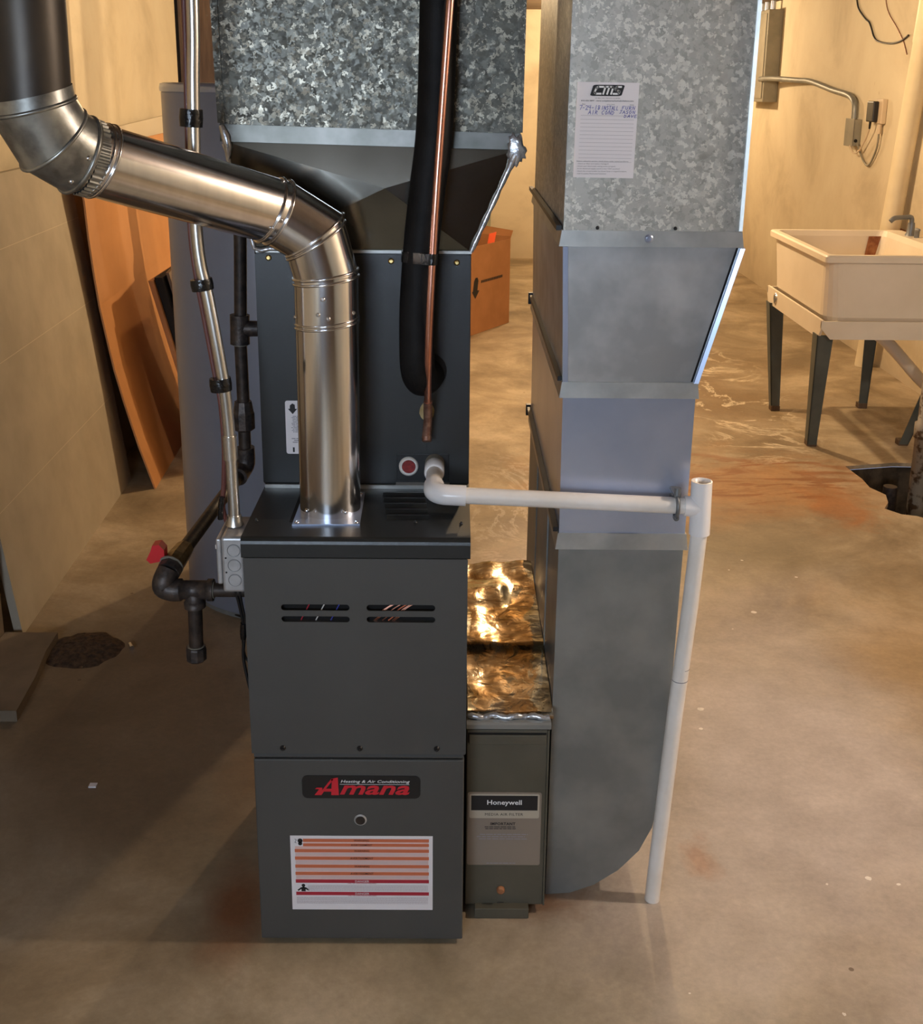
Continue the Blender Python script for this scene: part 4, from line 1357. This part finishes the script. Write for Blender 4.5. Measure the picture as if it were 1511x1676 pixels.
for a, b_ in ((P0, P1), (P1, P2), (P2, P3), (P3, P0)):
    hi = HB + (.02 if a is not P0 else 0)
    wallpanel(a, b_, .002, hi).build('panel', 'cardboard', bxx)
G().add([P1 + Vector((0, 0, HB)), P2 + Vector((0, 0, HB)), P2 + Vector((.05, .06, HB + .09)), P1 + Vector((.02, .03, HB + .06))], [(0, 1, 2, 3)]).build('flap', 'cardboard', bxx)
dirx = (P1 - P0).normalized()
nrm = dirx.cross(Vector((0, 0, 1))).normalized() * .002


def BP(u_, z):
    return P0 + dirx * u_ + nrm + Vector((0, 0, z))


g = G()
g.add([BP(.20, .355), BP(.30, .335), BP(.28, .36), BP(.34, .355), BP(.34, .365), BP(.20, .365)], [(0, 1, 2, 3, 4, 5)])
g = G()
g.add([BP(*q) for q in [(.155, .325), (.205, .270), (.265, .325), (.235, .330), (.25, .40), (.235, .425), (.205, .425), (.185, .40), (.17, .33)]], [tuple(range(9))])
g.build('arrow_mark', 'ink', bxx, 'printed black arrow mark')
g = G()
x = .29
for k in range(14):
    l = .018
    g.add([BP(x, .375), BP(x + l, .377), BP(x + l, .397), BP(x, .395)], [(0, 1, 2, 3)])
    x += l + .006
g.build('printed_line', 'ink', bxx)
tag(G().hexa([(.60, 6.62, .30), (.64, 6.62, .30), (.64, 6.66, .30), (.60, 6.66, .30), (.665, 6.64, .71), (.72, 6.64, .725), (.72, 6.66, .725), (.665, 6.66, .71)]).build('orange_strip', 'orange_red'), 'bright orange red strip sticking out of the cardboard box', 'strap')

# ------------------------------------------------------------------ laundry tub
lt = thing('laundry_tub', 'cream plastic laundry tub on grey green metal legs against the right wall', 'sink', (2.6, 4, 0))
TX0, TX1, TY0, TY1, TZ = 2.20, 2.95, 3.45, 4.50, 1.02


def rr3(x0, x1, y0, y1, z, r, n=5):
    return [Vector((a, b_, z)) for a, b_ in rrect(x0, x1, y0, y1, r, n)]


rings_ = [rr3(TX0 + .06, TX1 - .06, TY0 + .06, TY1 - .06, .665, .06), rr3(TX0 + .035, TX1 - .035, TY0 + .035, TY1 - .035, .71, .09), rr3(TX0 + .02, TX1 - .02, TY0 + .02, TY1 - .02, .985, .07),
          rr3(TX0, TX1, TY0, TY1, .985, .02), rr3(TX0, TX1, TY0, TY1, 1.012, .02), rr3(TX0 + .006, TX1 - .006, TY0 + .006, TY1 - .006, TZ, .02),
          rr3(TX0 + .035, TX1 - .10, TY0 + .035, TY1 - .035, TZ, .04), rr3(TX0 + .045, TX1 - .11, TY0 + .045, TY1 - .045, .99, .05), rr3(TX0 + .07, TX1 - .14, TY0 + .07, TY1 - .07, .74, .06)]
g = G().rings(rings_, (True, True), False)
basin = g.build('basin', 'tub', lt)
g = G().prism([(TY0 + .012, .655), (TY0 + .05, .605), (TY1 - .05, .605), (TY1 - .012, .655), (TY1 - .012, .70), (TY0 + .012, .70)], 'x', TX0 + .010, TX0 + .022)
g.prism([(TX0 + .010, .66), (TX0 + .06, .605), (TX1 - .06, .605), (TX1 - .01, .66), (TX1 - .01, .695), (TX0 + .010, .695)], 'y', TY0 + .010, TY0 + .022)
g.prism([(TX0 + .010, .66), (TX0 + .06, .605), (TX1 - .06, .605), (TX1 - .01, .66), (TX1 - .01, .695), (TX0 + .010, .695)], 'y', TY1 - .022, TY1 - .010)
g.prism([(TY0 + .012, .655), (TY0 + .05, .605), (TY1 - .05, .605), (TY1 - .012, .655), (TY1 - .012, .70), (TY0 + .012, .70)], 'x', TX1 - .022, TX1 - .010)
ap = g.build('apron', 'tub', lt)
G().tube([(TX0 + .010, 4.30, .655), (TX0 + .004, 4.30, .655)], [.032, .028], 24).build('round_badge', 'steel', ap, 'small round silver badge')
G().tube([(TX0 + .0055, 4.30, .655), (TX0 + .003, 4.30, .655)], [.022, .020], 24).build('badge_centre', 'clamp', ap)
for (ax, ay, bx_, by_) in ((2.245, 3.53, 2.275, 3.66), (2.235, 4.40, 2.262, 4.33), (2.80, 4.42, 2.79, 4.40), (2.885, 3.53, 2.76, 3.68)):
    s1, s2 = .040, .024
    sx = 1 if ax < 2.5 else -1
    sy_ = 1 if ay < 4 else -1
    # two sided angle leg, tapered
    g = G()
    g.hexa([(bx_ - s2, by_ - s2, 0), (bx_ + s2, by_ - s2, 0), (bx_ + s2, by_ - s2 + .006, 0), (bx_ - s2, by_ - s2 + .006, 0), (ax - s1, ay - s1, .62), (ax + s1, ay - s1, .62), (ax + s1, ay - s1 + .006, .62), (ax - s1, ay - s1 + .006, .62)])
    xx0, xx1 = (-s2, -s2 + .006) if sx > 0 else (s2 - .006, s2)
    xt0, xt1 = (-s1, -s1 + .006) if sx > 0 else (s1 - .006, s1)
    g.hexa([(bx_ + xx0, by_ - s2, 0), (bx_ + xx1, by_ - s2, 0), (bx_ + xx1, by_ + s2, 0), (bx_ + xx0, by_ + s2, 0), (ax + xt0, ay - s1, .62), (ax + xt1, ay - s1, .62), (ax + xt1, ay + s1, .62), (ax + xt0, ay + s1, .62)])
    lg = g.build('leg', 'tub_leg', lt)
    G().box(bx_ - s2 - .002, bx_ + s2 + .002, by_ - s2 - .002, by_ + s2 + .002, 0, .03, .003).build('leg_foot', 'brown_wood', lg)
# faucet on the wall side deck and stained supply tail
fa = thing('faucet', 'dark metal faucet at the back right corner of the laundry tub', 'faucet', (2.90, 4.2, TZ))
G().tube([(2.905, 4.25, TZ), (2.905, 4.25, TZ + .02), (2.905, 4.25, TZ + .07)], [.03, .022, .018], 16).build('body', 'clamp', fa)
G().tube(smooth_path([(2.905, 4.25, TZ + .06), (2.90, 4.25, TZ + .098), (2.86, 4.24, TZ + .100), (2.80, 4.22, TZ + .098), (2.775, 4.215, TZ + .08)], 4), .013, 12).build('spout', 'clamp', fa)
G().tube([(2.905, 4.16, TZ), (2.905, 4.16, TZ + .04), (2.905, 4.13, TZ + .045)], [.014, .014, .006], 10).build('handle', 'clamp', fa)
G().hexa([(2.72, 4.436, .80), (2.79, 4.436, .80), (2.79, 4.440, .80), (2.72, 4.440, .80), (2.75, 4.446, .99), (2.84, 4.446, .99), (2.84, 4.450, .99), (2.75, 4.450, .99)]).build('rust_stain', 'rust', basin, 'rust brown streak')
G().tube([(2.36, 3.95, .74), (2.36, 3.95, .90)], [.012, .008], 10).build('strainer_post', 'rust', basin)
td = thing('tub_drain_pipe', 'cream plastic drain pipe slanting from under the laundry tub to the wall', 'pipe', (2.8, 4, .3))
G().tube(smooth_path([(2.55, 4.0, .662), (2.56, 4.0, .60), (2.63, 4.0, .555), (2.75, 4.0, .475), (2.93, 4.0, .290), (3.05, 4.0, .17), (3.10, 4.0, 0)], 4), .033, 16).build('tube', 'tub', td)
# standpipe rising from the pit
sp2 = thing('pit_standpipe', 'rust spotted white standpipe rising out of the floor pit at the right edge', 'pipe', (2.52, 2.95, -.44))
G().tube([(2.565, 2.95, -.445), (2.565, 2.95, .26), (2.565, 2.95, .262), (2.565, 2.95, .33), (2.565, 2.95, .332), (2.565, 2.95, .60)], [.040, .040, .047, .047, .036, .036], 18).build('tube', mottled('spotted_white_pipe', (.30, .26, .20), (.08, .045, .02), 22, .6, lo=.52, hi=.60), sp2)
tag(G().tube([(2.48, 3.06, -.445), (2.48, 3.06, -.015)], .032, 16).build('pit_pipe', 'iron_fit'), 'short dark pipe inside the floor pit left of the standpipe', 'pipe')
tag(G().tube([(2.73, 2.90, -.445), (2.73, 2.90, -.05)], [.08, .08], 20).build('sump_pump', 'black'), 'dark round pump body down in the floor pit', 'pump')

# ------------------------------------------------------------------ right wall fittings
wpz = thing('painted_wall_pipe', 'cream painted vertical pipe on the right wall behind the laundry tub', 'pipe', (3.15, 5.3, 0))
px_, py_ = 3.180, 5.30
G().tube([(px_ - .02, py_ + .15, 0), (px_ - .02, py_ - .05, .9), (px_, py_ - .22, 2.05), (px_, py_ - .225, 2.06), (px_, py_ - .30, ZC - .002)], [.061, .061, .061, .066, .066], 24).build('tube', 'painted_pipe', wpz)
G().tube([(px_, py_ - .09, .87), (px_, py_ - .105, .93)], [.068, .068], 24).build('rusty_joint', 'rust', wpz)
ep = thing('electrical_panel', 'tall grey electrical panel box high on the right wall beside the duct', 'electrical box', (3.2, 8.9, 1.66))
G().box(3.12, XR - .001, 8.50, 9.22, 1.66, 2.44, .006).build('enclosure', 'grey_box', ep)
G().box(3.112, 3.12, 8.54, 9.18, 1.69, 2.41, .003).build('door', 'grey_box', ep)
for yy in (8.62, 8.82, 9.0):
    G().tube([(3.18, yy, 2.44), (3.18, yy, ZC - .002)], .022, 12).build('riser_conduit', 'galv_smooth', ep)
wc = thing('wall_conduit', 'bent grey conduit running along the right wall from the panel to the outlet box', 'conduit', (3.2, 7.2, 1.6))
G().tube(smooth_path([(3.10, 8.56, 1.855), (3.13, 8.25, 1.86), (3.20, 7.7, 1.845), (3.215, 7.4, 1.835), (3.22, 6.85, 1.775), (3.22, 6.50, 1.745), (3.22, 6.36, 1.71), (3.22, 6.315, 1.66), (3.22, 6.31, 1.582)], 5), .022, 12).build('tube', 'galv_fine', wc)
ob2 = thing('outlet_box', 'small grey outlet box at the lower end of the bent wall conduit', 'electrical box', (3.2, 6.4, 1.45))
G().box(3.195, XR - .001, 6.22, 6.39, 1.40, 1.58, .004).build('body', 'grey_box', ob2)
G().box(3.189, 3.195, 6.215, 6.395, 1.395, 1.585, .002).build('cover', 'grey_box', ob2)
G().cyl((3.215, 6.221, 1.435), (3.215, 6.217, 1.435), .012, seg=14).build('hole', 'black_gap', ob2)
op = thing('wall_outlet', 'beige outlet plate on the right wall holding the black adapter', 'outlet', (3.24, 5.95, 1.64))
G().box(3.215, XR - .001, 5.76, 5.88, 1.565, 1.725, .006).build('plate', 'outlet', op)
ad = thing('black_adapter', 'black plug-in power adapter in the beige wall outlet', 'adapter', (3.19, 6.0, 1.63))
G().box(3.178, 3.2145, 5.82, 5.95, 1.575, 1.71, .008).build('body', 'black', ad)
G().tube([(3.195, 5.90, 1.577), (3.20, 5.92, 1.53)], [.009, .007], 10).build('cord_boot', 'black', ad)
G().tube(smooth_path([(3.20, 5.92, 1.53), (3.21, 6.0, 1.46), (3.21, 6.12, 1.37), (3.20, 6.20, 1.355), (3.188, 6.25, 1.40)], 5), .006, 8).build('cord', 'outlet', ad)
gl = thing('hanging_lamp_cord', 'thin beige cord looping from the outlet to the small grey box', 'cable', (3.2, 6.1, 1.5))
G().tube([(3.225, 5.80, 1.562), (3.225, 5.80, 1.50)], [.016, .013], 12).build('plug', 'outlet', gl)
G().tube(smooth_path([(3.225, 5.80, 1.50), (3.23, 5.83, 1.40), (3.235, 5.96, 1.285), (3.235, 6.08, 1.31), (3.225, 6.17, 1.39), (3.22, 6.20, 1.42)], 5), .007, 8).build('cord', 'grey_box', gl)
# loose wires high on the right wall
tag(G().tube(smooth_path([(3.235, 6.62, ZC - .01), (3.24, 6.56, 2.40), (3.24, 6.50, 2.33), (3.24, 6.34, 2.255), (3.24, 6.24, 2.22), (3.24, 6.13, 2.13), (3.24, 6.03, 2.095), (3.24, 5.80, 2.075), (3.24, 5.62, 2.085), (3.24, 5.5, 2.115)], 4), .006, 8).build('black_wall_wire', 'black'), 'thick black wire sagging across the upper right wall', 'wire')
tag(G().tube(smooth_path([(3.242, 6.05, ZC - .01), (3.243, 5.98, 2.36), (3.243, 5.90, 2.27), (3.243, 5.72, 2.17), (3.243, 5.58, 2.08), (3.243, 5.50, 2.0)], 4), .0035, 8).build('thin_wall_wire', 'copper_old'), 'thin brown wire crossing the black wire on the right wall', 'wire')

# ------------------------------------------------------------------ dirt on the floor by the ledge
vs, fs = [], []
ND, MD = 34, 10
for j in range(MD + 1):
    for i in range(ND):
        t = 2 * math.pi * i / ND
        r = j / MD
        wob_ = 1 + .18 * mn.noise(Vector((math.cos(t) * 2, math.sin(t) * 2, 3)))
        x, yy = -.80 + .125 * r * wob_ * math.cos(t), 1.345 + .125 * r * wob_ * math.sin(t)
        z = .020 * (1 - r * r) + (.010 * abs(mn.noise(Vector((x * 70, yy * 70, 0)))) if j < MD else 0)
        vs.append((x, yy, z))
for j in range(MD):
    for i in range(ND):
        k = (i + 1) % ND
        fs.append((j * ND + i, j * ND + k, (j + 1) * ND + k, (j + 1) * ND + i))
tag(G().add(vs, fs, False).build('dirt_patch', 'dirt', kind='stuff'), 'dark brown loose dirt beside the low concrete ledge on the left', 'dirt')
tag(G().tube([(-.655, 1.375, .008), (-.640, 1.345, .008)], [.006, .008], 8).build('metal_scrap', 'steel'), 'tiny shiny metal scrap on the floor right of the dirt patch', 'scrap')
tag(G().box(-.548, -.528, .572, .590, 0, .004).build('paper_scrap', 'paper'), 'tiny pale scrap lying alone on the dark floor at left', 'scrap')
